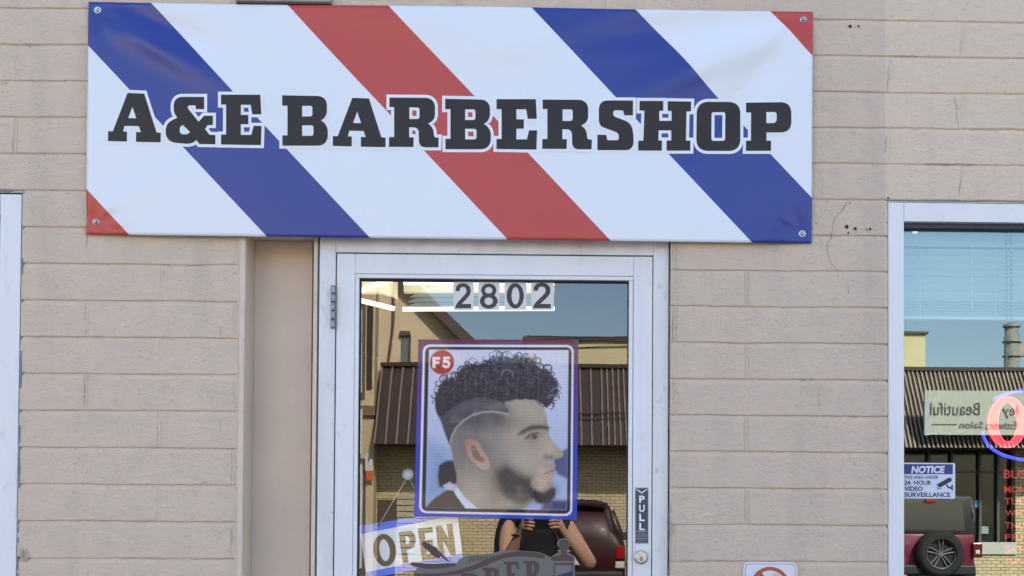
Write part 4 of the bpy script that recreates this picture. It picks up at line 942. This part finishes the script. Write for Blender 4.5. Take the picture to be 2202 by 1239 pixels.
# NOTICE sticker
nt_ = thing('surveillance_notice', 'white and blue NOTICE sticker about 24 hour video surveillance with a camera symbol', 'sticker', W(2000, 1072, .04))
ya = .0440; flat('backing', [fillet([(1938, 995), (2054, 996, 3), (2054, 1072.5, 3), (1938, 1072)])], on(ya), mat('notice_white', (.62, .66, .76), .45), nt_)
flat('header', [[(1938, 998), (2049, 998.5), (2049, 1020), (1938, 1019.5)]], on(ya-.0002), mat('notice_blue', (.035, .035, .20), .45), nt_)
b = MB(); text(b, 'NOTICE', 1960.5, 1002, 2031, 1018, on(ya-.0004), off=.045, shear=.15); b.build('header_text', mat('notice_letter', (.66, .68, .80), .45), nt_)
b = MB(); my = on(ya-.0003)
text(b, 'THIS AREA UNDER', 1944.5, 1023, 2018, 1030, my, off=.02); text(b, '24  HOUR', 1944.5, 1033.5, 2003, 1043, my, off=.03); text(b, 'VIDEO', 1944.5, 1046, 1984, 1056, my, off=.03); text(b, 'SURVEILLANCE', 1944.5, 1059, 2044, 1069, my, off=.028)
b.build('text', mat('notice_ink', (.02, .022, .04), .5), nt_)
N4 = lambda pts: [(1900+x/4.785, 980+y/4.785) for x, y in pts]; b = MB()
for pts in ([(545, 297), (680, 222), (704, 240), (700, 262), (590, 325), (565, 322)], [(548, 318), (566, 332), (574, 350), (552, 338)], [(575, 335), (590, 328), (592, 340), (580, 345)], [(640, 300), (655, 293), (668, 318), (690, 325), (700, 300), (713, 296), (713, 358), (700, 356), (696, 342), (660, 335)]):
    q_ = N4(pts); b.add([my(*p) for p in q_], tessellate_polygon([[Vector((x, y, 0)) for x, y in q_]]))
b.build('camera_symbol', MATS['notice_ink'], nt_)

# no-smoking sign at the foot of the wall
ns = thing('no_smoking_sign', 'white rounded metal sign with a red prohibition ring on the block wall', 'sign', W(1656, 1400, -.004))
plate('sign_plate', rectp(1598.5, 1208.5, 1714.5, 1400, 12), -.006, -.001, mat('sign_enamel', (.72, .70, .74), .3), ns)
rg = rectp(1602.5, 1212.5, 1710.5, 1396, 9); rg2 = rectp(1603.6, 1213.6, 1709.4, 1395, 8.5)
flat('border_line', [rg, rg2], on(-.0064), mat('sign_line', (.22, .2, .24), .4), ns)
flat('ring', [circ(1656, 1263, 43, 48, 44), circ(1656, 1263, 35, 48, 36)], on(-.0066), mat('sign_red', (.42, .09, .05), .4), ns)
flat('slash', [[(1628, 1232), (1634, 1227), (1686, 1294), (1680, 1299)]], on(-.0070), MATS['sign_red'], ns)
flat('cigarette', [[(1628, 1266), (1676, 1250), (1679, 1256), (1630, 1273)]], on(-.0067), M_black, ns)
b = MB(); b.tube([W(1666, 1240, -.0067), W(1664, 1236.5, -.0067), W(1668, 1235, -.0067), W(1672, 1237, -.0067), W(1676, 1240, -.0067)], .0007, 5); b.build('smoke_curl', mat('sign_mauve', (.25, .1, .12), .5), ns)

# ================================================================== across the street (seen in the glass)
def rbox(mb, x0, y0, x1, y1_, Y, depth):
    a = R(x0, (y0+y1_)/2, Y); c = R(x1, (y0+y1_)/2, Y); t = R((x0+x1)/2, y0, Y); bt = R((x0+x1)/2, y1_, Y); mb.box(a.x, c.x, a.y, a.y-depth, bt.z, t.z)
M_brick = brick_mat('cream_brick', (.72, .60, .36), (.60, .49, .28), (.13, .10, .06))
M_brown = mat('brown_standing_seam', (.050, .032, .028), .45, var=.2, vscale=1)
M_rib = mat('brown_seam_rib', (.25, .18, .15), .4)
M_yellow = mat('yellow_stucco', (.68, .60, .34), .85, var=.1, vscale=1)
M_beige = mat('beige_stucco', (.78, .64, .44), .85, var=.12, vscale=.8)
M_fascia = mat('brown_fascia', (.10, .07, .05), .6)
M_wd = mat('dark_shop_glass', (.02, .022, .022), .08, .5)
bb = thing('brick_storefront', 'low cream brick storefront with a brown ribbed metal canopy across the street', 'building', (10, FY-2, 0))
YF = 23.5
def xR(px, Y=YF): return R(px, 1000, Y).x
def zR(py, Y=YF, px=1200): return R(px, py, Y).z
X0, X1 = xR(805), xR(2700); d0, d1 = xR(1940), xR(2184)
b = MB(); b.box(X0, d0, FY-.4, FY, -.1, zR(800)); b.box(d0, d1, FY-.39, FY, -.1, zR(1190)); b.box(d1, X1, FY-.4, FY, -.1, zR(800, YF, 2100)); b.box(d0, d1, FY-.4, FY, zR(955), zR(800)); b.build('brick_wall', M_brick, bb)
b = MB(); b.box(X0, X1, FY-7, FY-.41, zR(800)-.3, zR(800)-.05); b.build('roof', M_fascia, bb)
b = MB(); b.box(xR(1130), xR(1650), FY-6, FY-1.2, zR(800)-.04, zR(733, YF+1.2)); b.build('upper_storey', M_yellow, bb)
b = MB(); b.box(xR(1650)+.01, xR(1990, YF+1.2), FY-6, FY-1.19, zR(800)-.04, zR(712, YF+1.2)); b.build('upper_storey', M_yellow, bb)
b = MB(); b.box(xR(1130)-.1, xR(1650), FY-6.1, FY-1.12, zR(733, YF+1.2)+.002, zR(733, YF+1.2)+.09); b.build('parapet', M_fascia, bb)
b = MB(); b.box(xR(1650)+.01, xR(1990, YF+1.2)+.06, FY-6.1, FY-1.12, zR(712, YF+1.2)+.002, zR(712, YF+1.2)+.06); b.build('parapet', M_fascia, bb)
b = MB(); zt_, zb_ = zR(792), zR(957, YF-1.2)
XC = xR(806, YF-.9)
b.add([(XC, FY+.05, zt_), (X1, FY+.05, zt_), (X1, FY+1.2, zb_), (XC, FY+1.2, zb_), (XC, FY+.05, zb_), (X1, FY+.05, zb_)], [(0, 1, 2, 3), (3, 2, 5, 4), (0, 3, 4), (1, 5, 2), (0, 4, 5, 1)])
b.box(XC, X1, FY, FY+.14, zt_+.003, zt_+.09); b.build('canopy', M_brown, bb)
b = MB(); x = XC+.02; first = True
while x < X1:
    if first and x > 5: b.build('canopy_ribs', M_rib, bb); b = MB(); first = False
    b.add([(x, FY+.055, zt_), (x+.035, FY+.055, zt_), (x+.035, FY+1.205, zb_), (x, FY+1.205, zb_), (x, FY+.10, zt_+.0), (x+.035, FY+.10, zt_), (x+.035, FY+1.255, zb_), (x, FY+1.255, zb_)], [(4, 5, 6, 7), (0, 4, 7, 3), (1, 2, 6, 5), (0, 1, 5, 4), (3, 7, 6, 2)]); x += .10 if x > 5 else (.13 if x > 1.2 else .24)
b.build('canopy_ribs', mat('sunlit_rib', (.44, .35, .25), .4, var=.5, vscale=.7), bb)  # lighter copy of the rib colour, with the sunlight on the ribs painted in
b = MB(); b.box(d0, d1, FY-.3, FY-.25, zR(1189), zR(956)); b.build('shop_window', M_wd, bb)
b = MB()
for px in (2000, 2050, 2110, 2150): b.box(xR(px), xR(px)+.06, FY-.24, FY-.14, zR(1189), zR(957))
b.box(d0, d1, FY-.242, FY-.18, zR(1010), zR(1006)); b.build('window_mullion', mat('dull_mullion', (.10, .10, .09), .5), bb)
b = MB(); rbox(b, 2106, 1166, 2186, 1192, YF-.05, .1); b.build('sill_box', mat('pale_sill', (.55, .55, .48), .6), bb)
b = MB(); rbox(b, 812, 1075, 851, 1250, YF-.003, .02); b.build('side_opening', M_fascia, bb)
b = MB()
for i in range(10): rbox(b, 853, 1062+i*13, 893, 1073+i*13, YF-.05, .045)
b.build('shutter_door', mat('pale_siding', (.50, .46, .32), .7), bb)
for i, (px, py, w, c) in enumerate(((2103, 1083, 8, (.1, .35, .5)), (2117, 1140, 9, (.3, .38, .36)))):
    b = MB(); rbox(b, px-w, py-w*.9, px+w, py+w*.9, YF+.2, .02); b.build('window_notice', mat('notice_%d' % i, c, .6), bb)
# sign under the canopy of the salon
sg = thing('salon_sign', 'pale rectangular salon sign hung before the brown ribbed canopy', 'sign', R(2100, 935, YF-1.45))
b = MB(); rbox(b, 1989, 841, 2330, 936, YF-1.45, .08); b.build('sign_box', mat('sign_cream', (.46, .48, .40), .5), sg)
b = MB(); rbox(b, 1989, 841, 1999, 936, YF-1.453, .083); b.build('sign_end_cap', mat('sign_cap', (.45, .46, .48), .5), sg)
b = MB(); mr_ = lambda px, py: R(px, py, YF-1.47)
text(b, 'Beautiful', 2001, 866, 2107, 893, mr_, mirror=True); text(b, 'ley', 2156, 872, 2190, 900, mr_, mirror=True); text(b, 'Salon', 2064, 907, 2114, 921, mr_, mirror=True); text(b, 'Esthetics', 2120, 907, 2187, 923, mr_, mirror=True)
q_ = [(2003, 912), (2058, 912), (2058, 913.6), (2003, 913.6)]; b.add([mr_(*p) for p in q_], [(0, 1, 2, 3)]); b.build('sign_text', mat('sign_text_grey', (.10, .10, .09), .6), sg)
# gabled beige house behind
gh = thing('beige_gabled_building', 'tall beige stucco building with a sloping brown eave left of the storefront', 'building', (-2, FY-3, 0))
YH = 24.6; gy = 2*YG-YH
pts = [R(640, 1262, YH), R(640, 350, YH), R(770, 455, YH), R(868, 612, YH), R(1100, 842, YH), R(1100, 1262, YH)]
for p in pts: p.z = max(p.z, 0) if p.z > 1 else 0
n = len(pts); vs = [(p.x, gy, p.z) for p in pts]+[(p.x, gy-7, p.z) for p in pts]
mesh_obj('wall', vs, [tuple(range(n)), tuple(range(2*n-1, n-1, -1))]+[(i, (i+1) % n, n+(i+1) % n, n+i) for i in range(n)], M_beige, gh)
b = MB()
for (p, q_) in (((742, 430), (868, 612)), ((868, 612), (1108, 850))):
    a = R(*p, YH); c = R(*q_, YH); b.add([(a.x, gy+.35, a.z), (c.x, gy+.35, c.z), (c.x+.22, gy+.35, c.z+.12), (a.x+.22, gy+.35, a.z+.12), (a.x, gy-7, a.z), (c.x, gy-7, c.z), (c.x+.22, gy-7, c.z+.12), (a.x+.22, gy-7, a.z+.12)],
        [(0, 1, 2, 3), (0, 4, 5, 1), (3, 2, 6, 7), (4, 7, 6, 5), (0, 3, 7, 4), (1, 5, 6, 2)])
b.build('eave', M_fascia, gh)
b = MB(); rbox(b, 862, 722, 877, 795, YH-.02, .1); b.build('window', mat('grey_green_glass', (.16, .2, .18), .2), gh)
b = MB(); rbox(b, 859, 712, 880, 722, YH-.1, .15); rbox(b, 877.5, 720, 882, 795, YH-.05, .1); b.build('window_hood', M_fascia, gh)
b = MB(); b.tube([R(846, 600, YH-.1), R(846, 690, YH-.1), R(835, 782, YH-.1), R(833, 785, YH-.1), R(865, 788, YH-.1)], .03, 8); b.build('downpipe', mat('rusty_pipe', (.16, .09, .05), .6), gh)
# left wing with brown framed windows and posters
YW = 22.8
wg = thing('corner_shop_wing', 'cream corner shop wall with brown framed windows at the left of the far street', 'building', (-4.4, FY, 0))
wy = 2*YG-YW
b = MB(); b.box(-22, xR(804, YW), wy-.5, wy, 0, zR(560, YW)); b.build('wall', mat('cream_stucco', (.62, .50, .30), .85, var=.1, vscale=1.3), wg)
for (y0q, y1q) in ((652, 858), (985, 1236)):
    b = MB(); rbox(b, 640, y0q, 786, y1q, YW-.03, .03); f_ = b.build('window_surround', mat('brown_surround', (.13, .09, .075), .6), wg)
    b = MB(); rbox(b, 660, y0q+12, 779, y1q-14, YW-.06, .03); p_ = b.build('white_sash', mat('white_sash', (.7, .68, .6), .5), f_); p_.location = (0, 0, 0)
    b = MB(); rbox(b, 664, y0q+17, 774, y1q-18, YW-.08, .02); p_ = b.build('pane', mat('greenish_pane', (.08, .10, .10), .1), f_); p_.location = (0, 0, 0)
b = MB(); rbox(b, 790, 655, 801, 836, YW-.04, .04); b.build('shutter', mat('dark_shutter', (.05, .035, .03), .7, var=.5, vscale=6), wg)
b = MB(); b.box(-22, xR(806, YW-.1), wy, wy+.1, zR(893, YW-.1, 700), zR(872, YW-.1, 700)); b.build('cornice', mat('brown_cornice', (.22, .13, .08), .6), wg)
for i, (x0, y0, x1, y1q, c) in enumerate(((768, 880, 780, 975, (.7, .7, .7)), (786, 975, 802, 1012, (.62, .6, .55)), (787, 1012, 803, 1033, (.6, .13, .03)), (770, 966, 776, 974, (.55, .1, .12)))):
    b = MB(); rbox(b, x0, y0, x1, y1q, YW-.13+.001*i, .01); b.build('wall_notice', mat('paper_%d' % i, c, .7), wg)
# metal flue and overhead wires
fl = thing('metal_flue', 'silver ringed metal flue pipe standing on the roof across the street', 'chimney', R(2176, 830, 25.2))
c = R(2176, 760, 25.2); zt_, zb_ = zR(697, 25.2, 2176), zR(850, 25.2, 2176)
b = MB(); b.lathe((c.x, c.y, zb_), [(.19, 0), (.19, zt_-zb_-.3), (.175, zt_-zb_-.3), (.175, zt_-zb_-.08)], 20, 'Z'); b.build('pipe', mat('galvanised', (.34, .34, .29), .45, metal=.3), fl, smooth=True)
b = MB(); b.lathe((c.x, c.y, zt_-.08), [(.22, 0), (.22, .05), (.08, .12)], 20, 'Z')
for dz in (.36, .72): b.lathe((c.x, c.y, zt_-dz-.1), [(.24, 0), (.24, .03)], 20, 'Z')
b.box(c.x+.1, c.x+.36, c.y-.1, c.y+.1, zt_-.8, zt_-.47); b.build('collar', MATS['galvanised'], fl)
for i, (ya_, yb_, sg_) in enumerate(((722, 728, 3), (738, 735, -3), (750, 746, 3), (758, 752, -2), (733, 722, 4))):
    p0 = R(1130 if i == 0 else 1000, ya_, 21); p1 = R(1700, yb_-14, 21); b = MB(); b.tube([p0+(p1-p0)*t+Vector((0, 0, -sg_*.02*math.sin(PI*t))) for t in [k/12 for k in range(13)]], .012, 6)
    tag(b.build('overhead_wire', mat('wire_black', (.02, .02, .02), .6)), ['topmost black wire against the sky above the far roof', 'second black wire down over the yellow upper storey', 'third black wire over the yellow upper storey', 'lowest black wire over the yellow upper storey', 'steeply sloping black wire rising over the far roof'][i], 'wire', 'overhead wires')

# ------------------------------------------------------------------ parked vehicles (rear ends toward the shop)
def section(w, zlo, zmid, ztop, wt):
    """half outline of a car slice, bottom to top, mirrored"""
    h_ = [(w*.86, zlo), (w*.97, zlo+.12), (w, (zlo+zmid)/2), (w*.985, zmid-.06), (w*.955, zmid), (wt*1.02, zmid+(ztop-zmid)*.5), (wt*.93, ztop-.10), (wt*.80, ztop-.025), (wt*.45, ztop)]
    return h_+[(-x, z) for x, z in h_[::-1]]
def loft(name, secs, m, parent, cx, yb, smooth_=True, bev=0):
    vs_ = []; n_ = len(secs[0][1])
    for y, s_ in secs: vs_ += [(cx+x, yb-y, z) for x, z in s_]
    fs_ = [(i*n_+k_, i*n_+(k_+1) % n_, (i+1)*n_+(k_+1) % n_, (i+1)*n_+k_) for i in range(len(secs)-1) for k_ in range(n_)]
    fs_ += [tuple(range(n_))[::-1], tuple((len(secs)-1)*n_+k_ for k_ in range(n_))]
    o = mesh_obj(name, vs_, fs_, m, parent, smooth_); 
    if smooth_: e = o.modifiers.new('b', 'BEVEL'); e.width = .03; e.segments = 2; e.limit_method = 'ANGLE'; e.angle_limit = math.radians(35)
    return o
M_tyre = mat('tyre_rubber', (.02, .02, .02), .85); M_rim = mat('alloy', (.22, .22, .23), .3, metal=.6); M_cg = mat('car_glass', (.05, .055, .055), .08, .8); M_bp = mat('black_plastic', (.02, .02, .021), .55)
def wheel(x, y, r, w, parent, zc=None, spokes=5):
    zc = zc if zc is not None else r; mb = MB(); s_ = 1 if x > 0 else -1
    mb.lathe((x, y, zc), [(r*.60, -w/2), (r*.94, -w/2), (r, -w*.32), (r, w*.32), (r*.94, w/2), (r*.60, w/2)], 32, 'X'); t = mb.build('wheel', M_tyre, parent, smooth=False)
    mb = MB(); mb.lathe((x, y, zc), [(r*.6, -w*.42), (r*.6, w*.42)], 32, 'X')
    xo = x+s_*(w/2+.002)
    for k_ in range(spokes):
        a = 2*PI*k_/spokes; dx, dz = math.cos(a), math.sin(a); px, pz = -dz*.035, dx*.035
        mb.add([(xo+s_*.015, y+px, zc+pz), (xo+s_*.015, y-px, zc-pz), (xo, y+dx*r*.6-px, zc+dz*r*.6-pz), (xo, y+dx*r*.6+px, zc+dz*r*.6+pz)], [(0, 1, 2, 3)])
    o = mb.build('rim', M_rim, t); o.location = (0, 0, 0)
def quad(name, pts, m, parent, th=.01):
    n_ = len(pts); vs_ = [Vector(p) for p in pts]; nn = (vs_[1]-vs_[0]).cross(vs_[2]-vs_[0]).normalized(); v2 = [v+nn*th for v in vs_]
    o = mesh_obj(name, vs_+v2, [tuple(range(n_)), tuple(range(2*n_-1, n_-1, -1))]+[(i, (i+1) % n_, n_+(i+1) % n_, n_+i) for i in range(n_)], m, parent); return o
# maroon hatchback SUV
cx = .46; yb = 2*YG-15.3
M_maroon = mat('maroon_paint', (.038, .006, .008), .4, .35, coat=.15)
sv = thing('maroon_suv', 'dark red rounded SUV parked tail toward the shop, mirrored in the door', 'car', (cx, yb-2.2, 0))
secs = [(0, section(.86, .42, .95, 1.05, .70)), (.05, section(.90, .32, 1.0, 1.30, .70)), (.25, section(.92, .28, 1.02, 1.60, .70)), (.6, section(.93, .28, 1.02, 1.70, .71)), (1.6, section(.93, .28, 1.01, 1.73, .72)), (2.4, section(.93, .28, 1.0, 1.68, .70)), (3.0, section(.93, .28, .98, 1.30, .68)), (3.3, section(.92, .28, .95, 1.04, .74)), (4.1, section(.88, .30, .88, .93, .74)), (4.45, section(.78, .36, .72, .78, .62))]
loft('body', secs, M_maroon, sv, cx, yb)
quad('rear_window', [(cx-.70, yb+.022-.05, 1.10), (cx+.70, yb+.022-.05, 1.10), (cx+.62, yb-.235, 1.56), (cx-.62, yb-.235, 1.56)], M_cg, sv, .03)
for s_ in (-1, 1):
    quad('side_window', [(cx+s_*.925, yb-.45, 1.06), (cx+s_*.925, yb-2.6, 1.06), (cx+s_*.735, yb-2.3, 1.52), (cx+s_*.735, yb-.6, 1.55)], M_cg, sv, .012)
    b = MB(); b.box(cx+s_*.73, cx+s_*.875, yb-.10, yb+.03, .75, .96); b.build('tail_light', mat('tail_red', (.4, .008, .01), .12, .6, emit=(1, .02, .02), estr=.02), sv, bev=.02)
    b = MB(); b.box(cx+s_*.72, cx+s_*.88, yb-.08, yb+.028, .60, .71); b.build('reversing_light', mat('lamp_clear', (.7, .68, .6), .15), sv, bev=.015)
    b = MB(); b.box(cx+s_*.95, cx+s_*1.10, yb-2.7, yb-2.58, 1.0, 1.14); b.build('mirror', M_bp, sv, bev=.03)
    for yy in (.95, 3.55): wheel(cx+s_*.83, yb-yy, .34, .22, sv)
b = MB(); b.box(cx-.86, cx+.86, yb-.2, yb+.06, .33, .56); b.build('bumper', M_bp, sv, bev=.05)
b = MB(); b.box(cx-.30, cx+.30, yb-.02, yb+.045, .86, .89); b.build('chrome_strip', M_steel, sv, bev=.01)
b = MB(); b.box(cx-.16, cx+.16, yb-.02, yb+.04, .66, .80); b.build('number_plate', mat('blank_plate', (.6, .6, .58), .5), sv)
b = MB(); b.box(cx-.60, cx+.60, yb-.30, yb-.05, 1.625, 1.66); b.build('roof_spoiler', M_maroon, sv, bev=.012)
# boxy off-roader with the spare wheel
cx = R(2002, 1100, 17.5).x; yb = 2*YG-17.5
M_pink = mat('crimson_paint', (.18, .012, .04), .3, .6, coat=.7)
jp = thing('boxy_offroader', 'crimson boxy off-roader with black top and a spare wheel on its tailgate', 'car', (cx, yb-2, 0))
def bsec(w, zlo, zt, wt): h_ = [(w*.95, zlo), (w, zlo+.06), (w, zt-.06), (wt, zt)]; return h_+[(-x, z) for x, z in h_[::-1]]
loft('body', [(0, bsec(.80, .48, 1.16, .79)), (2.5, bsec(.80, .48, 1.14, .79)), (2.6, bsec(.78, .48, 1.10, .76)), (3.8, bsec(.66, .50, 1.05, .64)), (3.9, bsec(.62, .52, 1.0, .60))], M_pink, jp, cx, yb)
loft('hard_top', [(.02, bsec(.79, 1.165, 1.83, .70)), (.25, bsec(.79, 1.165, 1.86, .71)), (2.2, bsec(.79, 1.165, 1.86, .70)), (2.6, bsec(.79, 1.165, 1.22, .74))], mat('black_hard_top', (.035, .035, .035), .5), jp, cx, yb)
quad('rear_window', [(cx-.62, yb-.012, 1.22), (cx+.62, yb-.012, 1.22), (cx+.57, yb-.012, 1.72), (cx-.57, yb-.012, 1.72)], M_cg, jp, .02)
for s_ in (-1, 1):
    quad('side_window', [(cx+s_*.795, yb-.15, 1.22), (cx+s_*.795, yb-2.3, 1.22), (cx+s_*.735, yb-2.1, 1.75), (cx+s_*.735, yb-.2, 1.75)], M_cg, jp, .012)
    b = MB(); b.box(cx+s_*.80, cx+s_*.94, yb-.95, yb-.02, .86, .93); b.build('fender_flare', M_bp, jp, bev=.02)
    b = MB(); b.box(cx+s_*.74, cx+s_*.92, yb-.04, yb+.07, .74, 1.0); t_ = b.build('tail_light', mat('dark_red_lamp', (.12, .01, .015), .15, .6), jp, bev=.02)
    b = MB(); b.box(cx+s_*.79, cx+s_*.87, yb+.071, yb+.078, .80, .87); l2 = b.build('lamp_lens', mat('lens_white', (.7, .6, .6), .2), t_); l2.location = (0, 0, 0)
    b = MB(); b.box(cx+s_*.82, cx+s_*1.02, yb-2.3, yb-2.18, 1.15, 1.35); b.build('mirror', M_bp, jp, bev=.03)
    for yy in (.65, 3.15): wheel(cx+s_*.80, yb-yy, .40, .26, jp)
    b = MB(); b.tube([(cx+s_*.78, yb-.1, 1.17), (cx+s_*.765, yb-.0, 1.5), (cx+s_*.70, yb-.05, 1.84)], .02, 6); b.build('pillar_trim', mat('grey_trim', (.14, .14, .13), .4), jp)
zc = 0.80; b = MB(); sx = cx+.10
b.lathe((sx, yb+.03, zc), [(.26, 0), (.39, 0), (.43, .05), (.43, .17), (.40, .22), (.36, .25), (.275, .25), (.26, .16)], 40, 'Y'); sp_ = b.build('spare_wheel', M_tyre, jp)
b = MB()
for k_ in range(5):
    for off_ in (-.10, .10):
        a = 2*PI*k_/5+.3; a2 = a+off_*1.6; b.tube([(sx+.05*math.cos(a+off_*4), yb+.20, zc+.05*math.sin(a+off_*4)), (sx+.262*math.cos(a2), yb+.215, zc+.262*math.sin(a2))], .017, 6)
b.lathe((sx, yb+.05, zc), [(.262, 0), (.262, .03)], 32); b.tube([(sx+.262*math.cos(2*PI*k/40), yb+.235, zc+.262*math.sin(2*PI*k/40)) for k in range(41)], .012, 6, cap=False); b.lathe((sx, yb+.19, zc), [(.05, 0), (.045, .04)], 16); r_ = b.build('rim', M_rim, sp_); r_.location = (0, 0, 0)
b = MB(); b.box(cx-.78, cx+.78, yb-.1, yb+.14, .42, .60); b.build('bumper', M_bp, jp, bev=.03)
b = MB(); b.box(cx-.1, cx+.1, yb-.03, yb+.04, 1.73, 1.77); b.build('brake_lamp', mat('brake_red', (.4, .02, .02), .3), jp)

# ------------------------------------------------------------------ the person taking the photograph (seen in the door glass)
pr = thing('person', 'person in a black t-shirt holding a phone up with both hands, mirrored in the door', 'person', (0, -3.72, 0))
M_skin = mat('skin', (.62, .37, .24), .5, .4); M_tee = mat('black_tshirt', (.012, .013, .018), .85, bump=.02, bscale=9); M_jean = mat('dark_jeans', (.03, .035, .06), .85); M_hair = mat('dark_hair', (.02, .015, .012), .6)
def skin_obj(name, verts, radii, edges, m, parent, sub=2):
    me_ = bpy.data.meshes.new(name); me_.from_pydata([tuple(v) for v in verts], [(a, b_) for a, b_ in edges], []); me_.materials.append(m)
    o = bpy.data.objects.new(name, me_); link(o, parent); md = o.modifiers.new('skin', 'SKIN'); md.use_smooth_shade = True; md.branch_smoothing = .2
    if not me_.skin_vertices: pass
    for i, sv_ in enumerate(me_.skin_vertices[0].data): sv_.radius = radii[i] if isinstance(radii[i], tuple) else (radii[i], radii[i]); sv_.use_root = (i == 0)
    ss = o.modifiers.new('sub', 'SUBSURF'); ss.levels = sub; ss.render_levels = sub; return o
V_, Rr, E_ = [], [], []
def J(p, r, parent=None):
    V_.append(p); Rr.append(r); i = len(V_)-1
    if parent is not None: E_.append((parent, i))
    return i
By = -3.74; BX = -.035
pel = J((BX, By, .96), (.145, .11)); sp1 = J((BX, By+.01, 1.12), (.13, .10), pel); ch_ = J((BX, By+.01, 1.30), (.145, .11), sp1); nk0 = J((BX, By+.01, 1.43), (.09, .075), ch_); nk = J((0, By+.03, 1.50), .052, nk0); hd1 = J((0, By+.05, 1.58), (.070, .082), nk); hd2 = J((0, By+.045, 1.66), (.077, .095), hd1); J((0, By+.03, 1.735), (.055, .065), hd2)
nose = J((0, By+.155, 1.60), .014, hd1)
for s_ in (-1, 1): J((s_*.082, By+.035, 1.605), .016, hd1)
for s_ in (-1, 1):
    sh = J((BX+s_*.165, By+.02, 1.405), .054, nk0); el = J((s_*(.285 if s_ > 0 else .215), -3.42, 1.135), .050 if s_ > 0 else .042, sh); fa = J((s_*(.21 if s_ > 0 else .165), -3.36, 1.235), .043, el); wr = J((s_*(.125 if s_ > 0 else .112), -3.285, 1.335), .025, fa); pm = J((s_*.108, -3.262, 1.375), (.034, .020), wr)
    for k_ in range(4):
        z = 1.362+.019*k_ if s_ > 0 else 1.352+.019*k_; l_ = (.85, 1, .95, .8)[k_] if s_ > 0 else (.8, .95, 1, .85)[k_]
        f1 = J((s_*.098, -3.238, z), .0095, pm); f2 = J((s_*(.098-.026*l_), -3.203, z+.002), .0085, f1); J((s_*(.098-.062*l_), -3.2035, z-.004), .0075, f2)
    t1 = J((s_*.098, -3.270, 1.350), .0115, pm); t2 = J((s_*.075, -3.262, 1.338), .010, t1); J((s_*.048, -3.250, 1.342), .0085, t2)
    hp = J((s_*.095, By, .90), (.085, .085), pel); kn = J((s_*.11, By+.03, .50), .058, hp); an_ = J((s_*.115, By-.02, .10), .038, kn); J((s_*.12, By+.12, .035), (.04, .03), an_)
skin_obj('body', V_, Rr, E_, M_skin, pr)
V_, Rr, E_ = [], [], []
pel = J((BX, By, .93), (.160, .125)); a = J((BX, By+.01, 1.12), (.145, .115), pel); c_ = J((BX, By+.01, 1.31), (.158, .125), a); t_ = J((BX, By+.01, 1.435), (.105, .085), c_)
for s_ in (-1, 1):
    sh = J((BX+s_*.165, By+.02, 1.41), .066, t_); sl2 = J((BX+s_*(.19 if s_ > 0 else .195), By+.13, 1.30 if s_ > 0 else 1.25), .060, sh)
    if s_ < 0: e2 = J((-.218, -3.425, 1.130), .055, sl2); J((-.185, -3.385, 1.20), .052, e2)
skin_obj('tshirt', V_, Rr, E_, M_tee, pr)
V_, Rr, E_ = [], [], []
pel = J((0, By, .95), (.158, .12))
for s_ in (-1, 1): hp = J((s_*.095, By, .86), .098, pel); kn = J((s_*.11, By+.03, .50), .072, hp); J((s_*.115, By-.015, .09), .056, kn)
skin_obj('jeans', V_, Rr, E_, M_jean, pr)
for s_ in (-1, 1):
    V_, Rr, E_ = [], [], []; a = J((s_*.117, By-.05, .055), .042); c_ = J((s_*.12, By+.06, .05), (.045, .04), a); J((s_*.122, By+.16, .035), (.042, .028), c_); skin_obj('shoe', V_, Rr, E_, M_bp, pr)
V_, Rr, E_ = [], [], []; a = J((0, By-.005, 1.60), (.085, .06)); c_ = J((0, By+.015, 1.69), (.093, .100), a); J((0, By+.03, 1.755), (.07, .08), c_); skin_obj('hair', V_, Rr, E_, M_hair, pr)
for s_ in (-1, 1):
    b = MB(); c = (s_*.031, By+.132, 1.632); b.lathe(c, [(.002, .011), (.008, .008), (.011, 0), (.008, -.008)], 12); b.build('eye', mat('eye_white', (.6, .58, .55), .2), pr, smooth=True)
b = MB(); b.lathe((-.140, -3.30, 1.315), [(.030, -.006), (.031, 0), (.030, .006)], 20, 'Z'); b.build('wristband', M_bp, pr)
ph = thing('phone', 'black phone held sideways by the person in the black t-shirt', 'phone', (-.01, -3.21, 1.35))
b = MB(); b.box(-.088, .070, -3.2165, -3.2085, 1.350, 1.428); b.build('phone_body', mat('phone_black', (.015, .015, .018), .25), ph, bev=.003)
b = MB(); b.box(-.018, .020, -3.2083, -3.2065, 1.400, 1.4265); b.build('camera_bump', mat('phone_bump', (.03, .03, .035), .2), ph)
